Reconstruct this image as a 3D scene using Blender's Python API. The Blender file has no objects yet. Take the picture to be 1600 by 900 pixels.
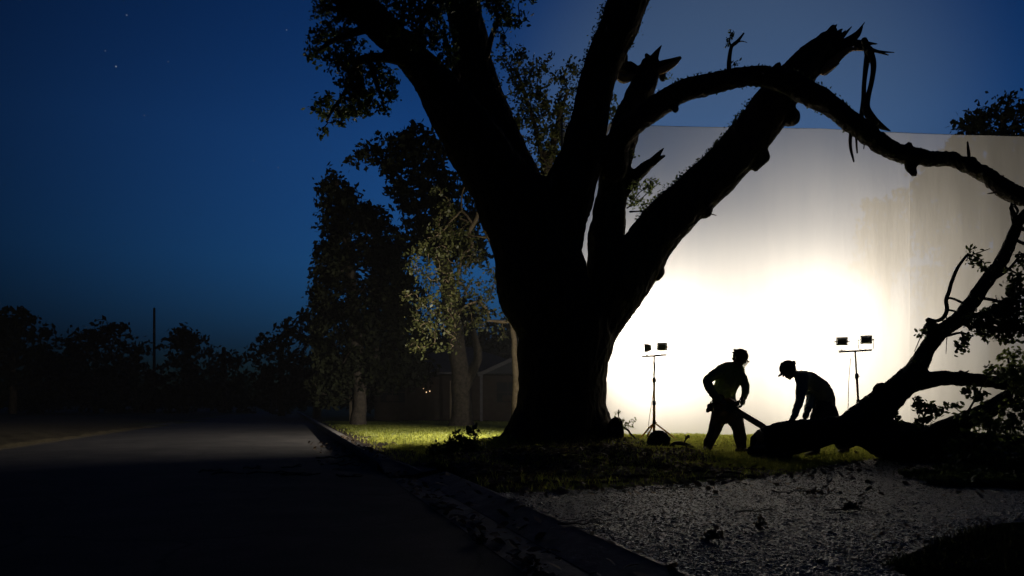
import bpy, bmesh, math, random
import numpy as np
from mathutils import Vector, Matrix, noise
random.seed(7); RNG = np.random.default_rng(7)
scene = bpy.context.scene
C = scene.collection
PI = math.pi

# ------------------------------------------------------------------ camera
CAM_H, F = 0.75, 1200.0            # eye height (m), focal length in photo pixels (1600 wide)
cam_d = bpy.data.cameras.new('camera'); cam = bpy.data.objects.new('camera', cam_d); C.objects.link(cam)
cam.location = (0, 0, CAM_H); cam.rotation_euler = (math.radians(90), 0, 0)
cam_d.sensor_width = 36; cam_d.lens = 36*F/1600; cam_d.shift_y = (635-450)/1600
cam_d.clip_start = 0.05; cam_d.clip_end = 5000
scene.camera = cam

# ------------------------------------------------------------------ sky (dusk) and stars
SUN_EL, SUN_AZ = math.radians(-4.6), math.radians(14)     # sun below the horizon, behind the backdrop
world = bpy.data.worlds.new('World'); scene.world = world; world.use_nodes = True
nt = world.node_tree; nt.nodes.clear()
def N(nt, typ, **kw):
    n = nt.nodes.new(typ)
    for k, v in kw.items():
        if k.startswith('in_'):
            key = k[3:]; key = int(key) if key.isdigit() else key.replace('_', ' ')
            n.inputs[key].default_value = v
        else: setattr(n, k, v)
    return n
out = N(nt, 'ShaderNodeOutputWorld'); bg = N(nt, 'ShaderNodeBackground')
sky = N(nt, 'ShaderNodeTexSky', sky_type='NISHITA', sun_disc=False, sun_elevation=SUN_EL, sun_rotation=SUN_AZ,
        altitude=0, air_density=1.0, dust_density=1.2, ozone_density=3.0)
SKY_STRENGTH = 4.0
bg.inputs['Strength'].default_value = SKY_STRENGTH
tc = N(nt, 'ShaderNodeTexCoord')
vor = N(nt, 'ShaderNodeTexVoronoi', feature='F1', in_Scale=40.0)
nt.links.new(tc.outputs['Generated'], vor.inputs['Vector'])
lt = N(nt, 'ShaderNodeMapRange', in_1=0.0, in_2=0.045, in_3=1.0, in_4=0.0)
nt.links.new(vor.outputs['Distance'], lt.inputs[0])
sepc = N(nt, 'ShaderNodeSeparateColor'); nt.links.new(vor.outputs['Color'], sepc.inputs[0])
br = N(nt, 'ShaderNodeMapRange', in_1=0.5, in_2=1.0, in_3=0.0, in_4=0.08); nt.links.new(sepc.outputs[0], br.inputs[0])
mu = N(nt, 'ShaderNodeMath', operation='MULTIPLY'); nt.links.new(lt.outputs[0], mu.inputs[0]); nt.links.new(br.outputs[0], mu.inputs[1])
add = N(nt, 'ShaderNodeMix', data_type='RGBA', blend_type='ADD'); add.inputs['Factor'].default_value = 1
nt.links.new(sky.outputs[0], add.inputs[6]); sz_ = N(nt, 'ShaderNodeSeparateXYZ'); nt.links.new(tc.outputs['Generated'], sz_.inputs[0])
hi = N(nt, 'ShaderNodeMapRange', in_1=.24, in_2=.40, in_3=0.0, in_4=1.0); nt.links.new(sz_.outputs['Z'], hi.inputs[0])
mu2 = N(nt, 'ShaderNodeMath', operation='MULTIPLY'); nt.links.new(mu.outputs[0], mu2.inputs[0]); nt.links.new(hi.outputs[0], mu2.inputs[1]); nt.links.new(mu2.outputs[0], add.inputs[7])
# dusk: the sky is deep blue, dim away from the afterglow and near the horizon
sepx = N(nt, 'ShaderNodeSeparateXYZ'); nt.links.new(tc.outputs['Generated'], sepx.inputs[0])
el = N(nt, 'ShaderNodeValToRGB'); nt.links.new(sepx.outputs['Z'], el.inputs[0]); cr = el.color_ramp
cr.elements[0].position = 0; cr.elements[0].color = (.02, .085, .17, 1); cr.elements[1].position = 1; cr.elements[1].color = (.20, .55, .66, 1)
for p_, c_ in ((.08, (.055, .20, .32, 1)), (.18, (.15, .56, .64, 1)), (.32, (.25, .80, .86, 1)), (.5, (.21, .74, .82, 1))):
    e_ = cr.elements.new(p_); e_.color = c_
dt = N(nt, 'ShaderNodeVectorMath', operation='DOT_PRODUCT'); nt.links.new(tc.outputs['Generated'], dt.inputs[0]); dt.inputs[1].default_value = Vector((.10, 1, .35)).normalized()
az = N(nt, 'ShaderNodeMapRange', in_1=.70, in_2=.97, in_3=.22, in_4=1.0); nt.links.new(dt.outputs['Value'], az.inputs[0])
tn = N(nt, 'ShaderNodeMix', data_type='RGBA', blend_type='MULTIPLY'); tn.inputs['Factor'].default_value = 1
nt.links.new(sky.outputs[0], tn.inputs[6]); nt.links.new(el.outputs[0], tn.inputs[7])
tn2 = N(nt, 'ShaderNodeMix', data_type='RGBA', blend_type='MULTIPLY'); tn2.inputs['Factor'].default_value = 1
nt.links.new(tn.outputs[2], tn2.inputs[6]); nt.links.new(az.outputs[0], tn2.inputs[7]); 
gd = N(nt, 'ShaderNodeVectorMath', operation='DOT_PRODUCT'); nt.links.new(tc.outputs['Generated'], gd.inputs[0]); gd.inputs[1].default_value = Vector((.28, 1, .33)).normalized()
gr = N(nt, 'ShaderNodeMapRange', interpolation_type='SMOOTHERSTEP', in_1=.945, in_2=1.0, in_3=0.0, in_4=1.0); nt.links.new(gd.outputs['Value'], gr.inputs[0])
ag = N(nt, 'ShaderNodeMix', data_type='RGBA'); ag.inputs[6].default_value = (0, 0, 0, 1); ag.inputs[7].default_value = (.0100, .0125, .0080, 1); nt.links.new(gr.outputs[0], ag.inputs[0])
ad2 = N(nt, 'ShaderNodeMix', data_type='RGBA', blend_type='ADD'); ad2.inputs['Factor'].default_value = 1
nt.links.new(tn2.outputs[2], ad2.inputs[6]); nt.links.new(ag.outputs[2], ad2.inputs[7]); nt.links.new(ad2.outputs[2], add.inputs[6])
nt.links.new(add.outputs[2], bg.inputs['Color']); nt.links.new(bg.outputs[0], out.inputs[0])

scene.view_settings.view_transform = 'Standard'; scene.view_settings.look = 'None'
scene.view_settings.exposure = 0; scene.view_settings.gamma = 1
scene.view_settings.use_curve_mapping = False
scene.render.engine = 'CYCLES'
cy = scene.cycles
cy.use_denoising = True; cy.max_bounces = 7; cy.diffuse_bounces = 3; cy.glossy_bounces = 2
cy.transmission_bounces = 3; cy.transparent_max_bounces = 12; cy.volume_bounces = 1
cy.sample_clamp_indirect = 4.0; cy.caustics_reflective = False; cy.caustics_refractive = False
LAMP_POWER = 350.0                # W of each of the four floodlight heads
HAZE = 0.0004
LAMP_COL = (1.0, 0.90, 0.76)

# ------------------------------------------------------------------ helpers
def P(px, py, Y):                  # photo pixel + chosen distance -> point
    return Vector(((px-800)/F*Y, Y, CAM_H-(py-635)/F*Y))
def props(o, label=None, cat=None, group=None, kind=None):
    if label: o['label'] = label
    if cat: o['category'] = cat
    if group: o['group'] = group
    if kind: o['kind'] = kind
    return o
def empty(name, loc, label, cat, group=None):
    o = bpy.data.objects.new(name, None); C.objects.link(o); o.location = loc
    o.empty_display_size = 0.2
    return props(o, label, cat, group)
def link(name, me, mat, parent=None, smooth=True):
    o = bpy.data.objects.new(name, me); C.objects.link(o)
    if mat is not None:
        me.materials.clear()
        for m in (mat if isinstance(mat, (list, tuple)) else [mat]): me.materials.append(m)
    if smooth and len(me.polygons):
        me.polygons.foreach_set('use_smooth', np.ones(len(me.polygons), dtype=bool))
    if parent is not None:
        o.parent = parent
        me.transform(Matrix.Translation(-Vector(parent_world(parent))))
    return o
def parent_world(p):
    v = Vector(p.location)
    while p.parent is not None:
        p = p.parent; v += p.location
    return v
def np_mesh(name, verts, faces):
    """verts (n,3) array, faces (m,k) int array of one size."""
    me = bpy.data.meshes.new(name)
    verts = np.asarray(verts, dtype=np.float32); faces = np.asarray(faces, dtype=np.int32)
    m, k = faces.shape
    me.vertices.add(len(verts)); me.vertices.foreach_set('co', verts.ravel())
    me.loops.add(m*k); me.loops.foreach_set('vertex_index', faces.ravel())
    me.polygons.add(m); me.polygons.foreach_set('loop_start', np.arange(0, m*k, k, dtype=np.int32))
    me.update(calc_edges=True); me.validate()
    return me
class Geo:
    """collects vertices and faces of one mesh"""
    def __init__(s): s.v = []; s.f = []
    def add(s, v, f):
        o = len(s.v); s.v += [tuple(p) for p in v]; s.f += [tuple(i+o for i in q) for q in f]
    def mesh(s, name='mesh'):
        me = bpy.data.meshes.new(name); me.from_pydata(s.v, [], s.f); me.update(); return me
    def box(s, c, size, M=None, bev=0.0):
        bm = bmesh.new(); bmesh.ops.create_cube(bm, size=1)
        bmesh.ops.scale(bm, vec=size, verts=bm.verts)
        if bev: bmesh.ops.bevel(bm, geom=bm.edges[:], offset=bev, segments=2, affect='EDGES')
        if M is not None: bmesh.ops.transform(bm, matrix=M, verts=bm.verts)
        bmesh.ops.translate(bm, vec=c, verts=bm.verts)
        bm.verts.index_update()
        s.add([v.co for v in bm.verts], [[v.index for v in f.verts] for f in bm.faces]); bm.free()
    def tube(s, pts, rads, seg=8, ky=1.0, caps=True):
        """tube with rounded ends along pts"""
        pts = [Vector(p) for p in pts]; n = len(pts)
        if not hasattr(rads, '__len__'): rads = [rads]*n
        P_, R_ = list(pts), list(rads)
        if caps:
            d0 = (pts[0]-pts[1]).normalized(); d1 = (pts[-1]-pts[-2]).normalized()
            pre = [(pts[0]+d0*rads[0]*math.sin(a), rads[0]*math.cos(a)) for a in (1.45, 0.95, 0.45)]
            post = [(pts[-1]+d1*rads[-1]*math.sin(a), rads[-1]*math.cos(a)) for a in (0.45, 0.95, 1.45)]
            P_ = [p for p, _ in pre]+P_+[p for p, _ in post]; R_ = [r for _, r in pre]+R_+[r for _, r in post]
        n = len(P_); rings = []
        t = (P_[1]-P_[0]).normalized()
        up = Vector((0, 0, 1)) if abs(t.z) < 0.9 else Vector((1, 0, 0))
        nrm = t.cross(up).normalized(); verts = []
        for i in range(n):
            a = P_[max(i-1, 0)]; b = P_[min(i+1, n-1)]
            t2 = (b-a); t2 = t2.normalized() if t2.length > 1e-9 else t
            nrm = (nrm - t2*nrm.dot(t2)); nrm = nrm.normalized() if nrm.length > 1e-6 else t2.orthogonal().normalized()
            bi = t2.cross(nrm); t = t2
            for k in range(seg):
                a_ = 2*PI*k/seg; off = (nrm*math.cos(a_)+bi*math.sin(a_))*R_[i]
                off.y *= ky; verts.append(P_[i]+off)
        faces = [(i*seg+k, i*seg+(k+1) % seg, (i+1)*seg+(k+1) % seg, (i+1)*seg+k) for i in range(n-1) for k in range(seg)]
        faces.append(tuple(range(seg-1, -1, -1))); faces.append(tuple((n-1)*seg+k for k in range(seg)))
        s.add(verts, faces)
    def ball(s, c, r, seg=12, rings=8, M=None):
        """r is radius or (rx,ry,rz)"""
        if not hasattr(r, '__len__'): r = (r, r, r)
        V = []
        for i in range(1, rings):
            th = PI*i/rings
            for k in range(seg):
                a = 2*PI*k/seg; p = Vector((r[0]*math.sin(th)*math.cos(a), r[1]*math.sin(th)*math.sin(a), r[2]*math.cos(th)))
                V.append(p)
        top, bot = Vector((0, 0, r[2])), Vector((0, 0, -r[2])); V += [top, bot]
        if M is not None: V = [M @ p for p in V]
        V = [p+Vector(c) for p in V]; F_ = []
        for i in range(rings-2):
            for k in range(seg):
                F_.append((i*seg+k, (i+1)*seg+k, (i+1)*seg+(k+1) % seg, i*seg+(k+1) % seg))
        T, B = len(V)-2, len(V)-1
        for k in range(seg):
            F_.append((T, k, (k+1) % seg)); F_.append((B, (rings-2)*seg+(k+1) % seg, (rings-2)*seg+k))
        s.add(V, F_)
    def disc_prism(s, outline, y0, y1):
        """outline [(x,z)] extruded between y0 and y1"""
        n = len(outline)
        V = [(x, y0, z) for x, z in outline]+[(x, y1, z) for x, z in outline]
        s.add(V, [tuple(range(n)), tuple(range(2*n-1, n-1, -1))]+[(i, i+n, (i+1) % n+n, (i+1) % n) for i in range(n)])
def smooth_path(keys, step=None, n=6):
    """Catmull-Rom through keys (tuples of equal length)"""
    K = [np.array(k, float) for k in keys]; K = [2*K[0]-K[1]]+K+[2*K[-1]-K[-2]]; out_ = []
    for i in range(1, len(K)-2):
        for j in range(n):
            t = j/n; a, b, c, d = K[i-1], K[i], K[i+1], K[i+2]
            out_.append(0.5*((2*b)+(-a+c)*t+(2*a-5*b+4*c-d)*t*t+(-a+3*b-3*c+d)*t**3))
    out_.append(K[-2]); return out_
def limb_pts(keys, Y, n=6, wob=0.0):
    """keys: (px,py,r_px[,Y]) -> points and radii in metres"""
    K = [tuple(k) if len(k) == 4 else tuple(k)+(Y,) for k in keys]
    pts, rad = [], []
    for q in smooth_path(K, n=n):
        p = P(q[0], q[1], q[3])
        if wob: p += noise.noise_vector(p*3.0)*wob
        pts.append(p); rad.append(max(q[2], 0.3)*q[3]/F)
    return pts, rad
def remesh(geo, voxel, smooth=1):
    me = geo.mesh('tmp'); o = bpy.data.objects.new('tmp', me); C.objects.link(o)
    m = o.modifiers.new('r', 'REMESH'); m.mode = 'VOXEL'; m.voxel_size = voxel; m.adaptivity = 0
    if smooth:
        s = o.modifiers.new('s', 'SMOOTH'); s.iterations = smooth; s.factor = 0.5
    dg = bpy.context.evaluated_depsgraph_get(); dg.update()
    res = bpy.data.meshes.new_from_object(o.evaluated_get(dg))
    bpy.data.objects.remove(o); bpy.data.meshes.remove(me)
    return res
def bark(me, amp=0.02, freq=6.0, lump=0.04, zs=0.35):
    n = len(me.vertices); co = np.empty(n*3, np.float32); me.vertices.foreach_get('co', co); co = co.reshape(-1, 3)
    no = np.empty(n*3, np.float32); me.vertices.foreach_get('normal', no); no = no.reshape(-1, 3)
    d = np.empty(n, np.float32)
    for i in range(n):
        x, y, z = map(float, co[i])
        w = noise.noise((x*1.7, y*1.7, z*1.7))
        r = 1-abs(noise.noise((x*freq+w, y*freq, z*freq*zs+3*w)))*2
        r2 = 1-abs(noise.noise((x*freq*2.3, y*freq*2.3+5, z*freq*2.3*zs)))*2
        d[i] = lump*w + amp*(r-0.6) + amp*0.5*(r2-0.6)
    co += no*d[:, None]; me.vertices.foreach_set('co', co.ravel()); me.update(); return me

LEAF = np.array([(0, -.5, 0), (.2, -.25, .05), (.26, .1, .06), (.1, .36, .03), (0, .5, -.05), (-.1, .36, .03), (-.26, .1, .06), (-.2, -.25, .05)], np.float32)
DIA = np.array([(0, -.5, 0), (.27, 0, .05), (0, .5, 0), (-.27, 0, .05)], np.float32)
def rand_rot(n, rng, droop=0.0):
    q = rng.normal(size=(n, 4)); q /= np.linalg.norm(q, axis=1)[:, None]
    w, x, y, z = q.T
    return np.stack([np.stack([1-2*(y*y+z*z), 2*(x*y-z*w), 2*(x*z+y*w)], 1),
                     np.stack([2*(x*y+z*w), 1-2*(x*x+z*z), 2*(y*z-x*w)], 1),
                     np.stack([2*(x*z-y*w), 2*(y*z+x*w), 1-2*(x*x+y*y)], 1)], 1)
def leaf_mesh(centers, size, rng=RNG, shape=LEAF, flat=None):
    c = np.asarray(centers, np.float32); n = len(c); k = len(shape)
    R = rand_rot(n, rng)
    if flat is not None:           # mostly lying flat on the ground
        a = rng.uniform(0, 2*PI, n); t = rng.normal(0, flat, n); ca, sa = np.cos(a), np.sin(a)
        Z = np.zeros(n); O = np.ones(n)
        R = np.stack([np.stack([ca, -sa, Z], 1), np.stack([sa, ca, Z], 1), np.stack([t, rng.normal(0, flat, n), O], 1)], 1)
    s = size*rng.uniform(.6, 1.25, n)
    v = np.einsum('nij,kj->nki', R, shape)*s[:, None, None]+c[:, None, :]
    return np_mesh('leaves', v.reshape(-1, 3), np.arange(n*k).reshape(n, k))
def clump_points(blobs, Y, per_px2, clump_px=7, leaves=14, depth=1.0, rng=RNG, shell=0.0):
    """blobs (cx,cy,rx,ry[,Y]) in photo pixels -> leaf centres gathered in small clumps, and clump centres"""
    L, Cc = [], []
    for b in blobs:
        cx, cy, rx, ry = b[:4]; y0 = b[4] if len(b) > 4 else Y
        n = max(3, int(PI*rx*ry*per_px2)); mpp = y0/F
        u = rng.normal(size=(n, 3)); u /= np.linalg.norm(u, axis=1)[:, None]
        r = rng.uniform(0, 1, n)**(1/2.4)
        u *= r[:, None]
        q0 = np.array(P(cx, cy, y0))
        cc = q0+np.stack([u[:, 0]*rx*mpp, u[:, 1]*(rx+ry)/2*mpp*depth, u[:, 2]*ry*mpp], 1)
        Cc.append(cc)
        s = clump_px*mpp*rng.uniform(.5, 1.3, n)
        m = rng.integers(leaves//2, leaves*3//2+1, n)
        idx = np.repeat(np.arange(n), m)
        L.append(cc[idx]+rng.normal(size=(len(idx), 3))*s[idx][:, None]*np.array([1, 1, .8]))
    return np.concatenate(L), np.concatenate(Cc)
def twigs(geo, clumps, anchors, r=0.012, frac=0.5, seg=4, rng=RNG, maxn=400):
    """thin bent twigs from clump centres to the nearest anchor point"""
    A = np.array([tuple(a) for a in anchors])
    idx = rng.permutation(len(clumps))[:min(maxn, int(len(clumps)*frac))]
    order = sorted(idx, key=lambda i: np.min(np.sum((A-clumps[i])**2, 1)))
    pool = list(map(tuple, A))
    for i in order:
        c = clumps[i]; B = np.array(pool[-900:]+pool[:60]); j = np.argmin(np.sum((B-c)**2, 1)); b = B[j]
        L = np.linalg.norm(c-b)
        if L < 1e-3: continue
        mid = (b+c)/2+rng.normal(size=3)*L*.12; mid[2] += L*.08
        geo.tube([Vector(b), Vector(mid), Vector(c)], [r*(1+L*.6), r, r*.45], seg=seg, caps=False)
        pool.append(tuple(mid)); pool.append(tuple(c))

# ------------------------------------------------------------------ materials
def mat(name, col, rough=.7, var=None, scale=5, bump=0, bscale=20, spec=.5, metal=0, trans=0, stretch=None, detail=4, col_attr=None, bdist=.02):
    m = bpy.data.materials.new(name); m.use_nodes = True; t = m.node_tree
    b = t.nodes['Principled BSDF']; b.inputs['Base Color'].default_value = (*col, 1)
    b.inputs['Roughness'].default_value = rough; b.inputs['Metallic'].default_value = metal
    b.inputs['Specular IOR Level'].default_value = spec
    tc = N(t, 'ShaderNodeTexCoord'); mp = N(t, 'ShaderNodeMapping')
    t.links.new(tc.outputs['Object'], mp.inputs[0])
    if stretch: mp.inputs['Scale'].default_value = stretch
    if var:
        nz = N(t, 'ShaderNodeTexNoise', in_Scale=scale, in_Detail=detail, in_Roughness=.6)
        t.links.new(mp.outputs[0], nz.inputs[0])
        r = N(t, 'ShaderNodeValToRGB'); r.color_ramp.elements[0].position = .35; r.color_ramp.elements[1].position = .68
        r.color_ramp.elements[0].color = (*col, 1); r.color_ramp.elements[1].color = (*var, 1)
        t.links.new(nz.outputs[0], r.inputs[0]); t.links.new(r.outputs[0], b.inputs['Base Color'])
    if bump:
        nb = N(t, 'ShaderNodeTexNoise', in_Scale=bscale, in_Detail=6, in_Roughness=.65)
        t.links.new(mp.outputs[0], nb.inputs[0])
        bp = N(t, 'ShaderNodeBump', in_Strength=bump, in_Distance=bdist)
        t.links.new(nb.outputs[0], bp.inputs['Height']); t.links.new(bp.outputs[0], b.inputs['Normal'])
    if trans:
        mx = N(t, 'ShaderNodeMixShader'); mx.inputs[0].default_value = trans
        tr = N(t, 'ShaderNodeBsdfTranslucent'); tr.inputs[0].default_value = (*[min(1, c*1.6) for c in (var or col)], 1)
        o = t.nodes['Material Output']
        t.links.new(b.outputs[0], mx.inputs[1]); t.links.new(tr.outputs[0], mx.inputs[2]); t.links.new(mx.outputs[0], o.inputs[0])
    return m
M = {}
M['bark'] = mat('oak_bark', (.04, .033, .026), .9, (.10, .082, .064), 7, 1.0, 26, spec=.15, stretch=(1, 1, .35), bdist=.03)
M['bark_far'] = mat('grey_brown_bark', (.055, .045, .032), .9, (.11, .09, .06), 9, .8, 30, spec=.2, stretch=(1, 1, .3))
M['bark_fallen'] = mat('fallen_limb_bark', (.04, .034, .028), .85, (.09, .075, .06), 9, 1.0, 30, spec=.3, bdist=.03)
M['wood'] = mat('torn_wood', (.55, .34, .18), .75, (.70, .47, .27), 14, .7, 50, stretch=(3, 3, .6))
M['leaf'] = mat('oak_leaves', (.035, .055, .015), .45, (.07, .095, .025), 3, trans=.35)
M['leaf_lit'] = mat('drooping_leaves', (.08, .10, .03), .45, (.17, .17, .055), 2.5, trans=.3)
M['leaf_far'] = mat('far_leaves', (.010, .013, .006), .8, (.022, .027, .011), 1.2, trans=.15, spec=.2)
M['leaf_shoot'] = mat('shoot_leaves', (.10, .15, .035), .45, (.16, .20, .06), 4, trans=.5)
M['litter'] = mat('leaf_litter', (.06, .04, .022), .7, (.15, .10, .055), 9, trans=.1)
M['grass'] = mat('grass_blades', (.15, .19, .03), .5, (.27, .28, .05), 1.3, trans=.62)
M['asphalt'] = mat('asphalt', (.030, .028, .028), .85, (.055, .05, .047), 1.6, .6, 140, bdist=.006, spec=.25)
M['concrete'] = mat('concrete', (.10, .093, .085), .85, (.17, .158, .145), 3.5, .5, 60, bdist=.006)
M['stone'] = mat('pebbles', (.028, .024, .020), .18, (.33, .275, .225), 42, spec=.8)
_r = [n_ for n_ in M['stone'].node_tree.nodes if n_.type == 'VALTORGB'][0].color_ramp
_r.elements[0].position = .52; _r.elements[1].position = .70
M['soil_dark'] = mat('soil', (.035, .025, .018), .9)
M['green_shirt'] = mat('olive_shirt', (.40, .52, .16), .85, (.50, .62, .22), 6, .6, 9, bdist=.03)
M['grey_shirt'] = mat('grey_green_shirt', (.46, .49, .33), .85, (.56, .58, .42), 6, .6, 9, bdist=.03)
M['trousers'] = mat('work_trousers', (.22, .17, .12), .85, (.34, .27, .19), 9, .7, 10, bdist=.03)
M['dark_trousers'] = mat('dark_trousers', (.06, .065, .08), .85, (.10, .10, .12), 7, .6, 10, bdist=.03)
M['boots'] = mat('leather_boots', (.09, .05, .025), .6, (.14, .08, .045), 12, .4, 40)
M['skin'] = mat('skin', (.36, .20, .13), .55, (.40, .23, .15), 15)
M['hair'] = mat('dark_hair', (.02, .015, .012), .6, bump=.6, bscale=80)
M['helmet'] = mat('dark_hard_hat', (.09, .03, .02), .35, (.12, .045, .03), 5)
M['helmet_b'] = mat('brown_hard_hat', (.07, .05, .04), .4, (.10, .07, .055), 5)
M['glove'] = mat('work_gloves', (.05, .04, .03), .8, bump=.4, bscale=50)
M['belt'] = mat('leather_belt', (.03, .02, .015), .6)
M['black_plastic'] = mat('black_plastic', (.015, .015, .016), .45, bump=.15, bscale=90)
M['saw_case'] = mat('saw_casing', (.30, .09, .03), .4, (.36, .12, .04), 6)
M['saw_grey'] = mat('saw_cover', (.25, .24, .23), .45, (.3, .3, .29), 8)
M['steel'] = mat('worn_steel', (.35, .34, .33), .35, (.45, .44, .42), 30, metal=.9)
M['lamp_case'] = mat('grey_cast_housing', (.20, .21, .19), .5, (.27, .27, .25), 9, .2, 60)
M['pole_yellow'] = mat('orange_yellow_tube', (.62, .25, .03), .4, (.7, .32, .05), 8)
M['pole_grey'] = mat('grey_tube', (.13, .125, .12), .4, metal=.4)
M['pole_red'] = mat('red_brown_tube', (.30, .05, .03), .4, (.36, .08, .05), 8)
M['wall'] = mat('brick_veneer', (.035, .026, .022), .9, (.055, .042, .034), 3)
M['roof'] = mat('roof_shingles', (.025, .03, .042), .9, (.045, .05, .065), 5, .6, 25)
M['white_paint'] = mat('old_trim_paint', (.10, .10, .115), .8, (.15, .15, .17), 6)
M['old_wood'] = mat('weathered_timber', (.22, .18, .13), .85, (.32, .26, .19), 8, .6, 30, stretch=(3, 3, .5))
M['glass'] = mat('dark_window_glass', (.02, .025, .03), .08)
def emis(name, col, s):
    m = bpy.data.materials.new(name); m.use_nodes = True; b = m.node_tree.nodes['Principled BSDF']
    b.inputs['Base Color'].default_value = (*col, 1)
    b.inputs['Emission Color'].default_value = (*col, 1); b.inputs['Emission Strength'].default_value = s; return m
M['lamp_glass'] = emis('glowing_lamp_glass', LAMP_COL, 25)
M['lit_window'] = emis('warm_lit_pane', (1.0, .45, .18), .05)
M['bulb'] = emis('warm_bulb', (1.0, .65, .35), 1.2)
def fabric(name, transp, transl, col):
    m = bpy.data.materials.new(name); m.use_nodes = True; t = m.node_tree; t.nodes.clear()
    o = N(t, 'ShaderNodeOutputMaterial'); d = N(t, 'ShaderNodeBsdfDiffuse'); d.inputs[0].default_value = (*col, 1)
    tl = N(t, 'ShaderNodeBsdfTranslucent'); tl.inputs[0].default_value = (*col, 1)
    tp = N(t, 'ShaderNodeBsdfTransparent')
    a = N(t, 'ShaderNodeMixShader'); a.inputs[0].default_value = transl
    b = N(t, 'ShaderNodeMixShader')
    tc = N(t, 'ShaderNodeTexCoord'); mp = N(t, 'ShaderNodeMapping'); mp.inputs['Scale'].default_value = (1.4, 1, .25)
    nz = N(t, 'ShaderNodeTexNoise', in_Scale=1.4, in_Detail=5, in_Roughness=.55)
    mr = N(t, 'ShaderNodeMapRange', in_1=.3, in_2=.7, in_3=transp*.94, in_4=transp*1.06)
    t.links.new(tc.outputs['Object'], mp.inputs[0]); t.links.new(mp.outputs[0], nz.inputs[0]); t.links.new(nz.outputs[0], mr.inputs[0])
    bp = N(t, 'ShaderNodeBump', in_Strength=.5, in_Distance=.03)
    n2 = N(t, 'ShaderNodeTexNoise', in_Scale=2.5, in_Detail=4)
    t.links.new(mp.outputs[0], n2.inputs[0]); t.links.new(n2.outputs[0], bp.inputs['Height']); t.links.new(bp.outputs[0], d.inputs['Normal'])
    t.links.new(d.outputs[0], a.inputs[1]); t.links.new(tl.outputs[0], a.inputs[2])
    t.links.new(a.outputs[0], b.inputs[1]); t.links.new(tp.outputs[0], b.inputs[2]); t.links.new(mr.outputs[0], b.inputs[0])
    t.links.new(b.outputs[0], o.inputs[0]); return m
M['sheet'] = fabric('white_scrim_fabric', .40, .16, (.70, .68, .645))
M['sheet_thin'] = fabric('thin_scrim_fabric', .44, .16, (.685, .665, .63))
def visor():
    m = bpy.data.materials.new('tinted_visor'); m.use_nodes = True; t = m.node_tree; b = t.nodes['Principled BSDF']
    b.inputs['Base Color'].default_value = (.7, .6, .3, 1); b.inputs['Alpha'].default_value = .5; b.inputs['Roughness'].default_value = .2; return m
M['visor'] = visor()

# ------------------------------------------------------------------ ground shape
KD = np.array([-.2785, .9604]); KN = np.array([.9604, .2785])     # along the road, to its right
def edge_s(x, y):                                                   # distance right of the road's right edge
    return ((x-1.05)*KN[0]+y*KN[1])
ROAD_W = 5.8
DRIVE = [(1.34, 1.0), (.47, 4.0), (-.15, 6.15), (.35, 6.25), (1.3, 6.75), (2.2, 7.3), (2.9, 7.9), (3.6, 8.9), (4.6, 9.9), (6.5, 10.4), (9, 10.8), (16, 11.4),
         (16, 7.0), (9, 6.0), (5, 5.2), (2.9, 4.55), (2.1, 3.85), (1.62, 3.35), (1.5, 1.0)]
def in_poly(x, y, poly):
    r = np.zeros(np.shape(x), bool); n = len(poly)
    for i in range(n):
        x0, y0 = poly[i]; x1, y1 = poly[(i+1) % n]
        c = ((y0 > y) != (y1 > y)) & (x < (x1-x0)*(y-y0)/((y1-y0) if y1 != y0 else 1e-9)+x0)
        r ^= c
    return r
def poly_dist(x, y, poly):
    d = np.full(np.shape(x), 1e9); n = len(poly)
    for i in range(n):
        a = np.array(poly[i]); b = np.array(poly[(i+1) % n]); ab = b-a; L = ab@ab
        t = np.clip(((x-a[0])*ab[0]+(y-a[1])*ab[1])/L, 0, 1)
        d = np.minimum(d, np.hypot(x-a[0]-t*ab[0], y-a[1]-t*ab[1]))
    return d
def sstep(a, b, x):
    t = np.clip((x-a)/(b-a), 0, 1); return t*t*(3-2*t)
def HT(x, y):
    """height of the earth"""
    x = np.asarray(x, float); y = np.asarray(y, float)
    s = edge_s(x, y)
    lump = .012*np.sin(x*3.1+1.3*np.sin(y*1.7))+.010*np.sin(y*4.3+x*1.1)+.007*np.sin(x*9+y*7)+.006*np.sin(x*15-y*13)
    right = .045+.02*sstep(.35, .9, s)*sstep(9.5, 12.5, y)*(1-sstep(-2.5, 0.5, x))+lump*.5
    d2 = np.hypot((x-.9), (y-13.4))
    mound = .34*np.exp(-(d2/1.25)**2)
    berm = .15*np.exp(-((y-9.6-.25*x)/1.1)**2)*sstep(-1.4, -.2, x)*(1-sstep(1.5, 3.4, x))
    berm += .05*np.sin(x*5.2+y*2)*np.exp(-((y-9.0-.25*x)/1.5)**2)*sstep(-1.2, 0, x)*(1-sstep(1.8, 3.4, x))
    dr = np.where(in_poly(x, y, DRIVE), -poly_dist(x, y, DRIVE), poly_dist(x, y, DRIVE))
    h = right+mound+berm*sstep(0, .6, dr)
    h = np.where(dr < .35, np.minimum(h, .052+.12*np.clip(dr, 0, 1)+lump*.5), h)
    h = np.where(dr < 0, .045-.07*sstep(0, .25, -dr), h)
    h = np.where(s < np.where(y < 9.0, .64, .14), -.05, h)
    left = .05+lump+.1*sstep(.5, 6, -s-ROAD_W)
    h = np.where(s < -ROAD_W-.05, left, h)
    return h
xs = np.concatenate([-np.geomspace(2500, 14, 40), np.arange(-13, 14, .09), np.geomspace(14, 2500, 40)])
ys = np.concatenate([[-400, -100, -30, -8, -2], np.arange(0, 27, .09), np.geomspace(27, 3000, 60)])
X, Yg = np.meshgrid(xs, ys); Z = HT(X, Yg)
nx, ny = len(xs), len(ys)
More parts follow.
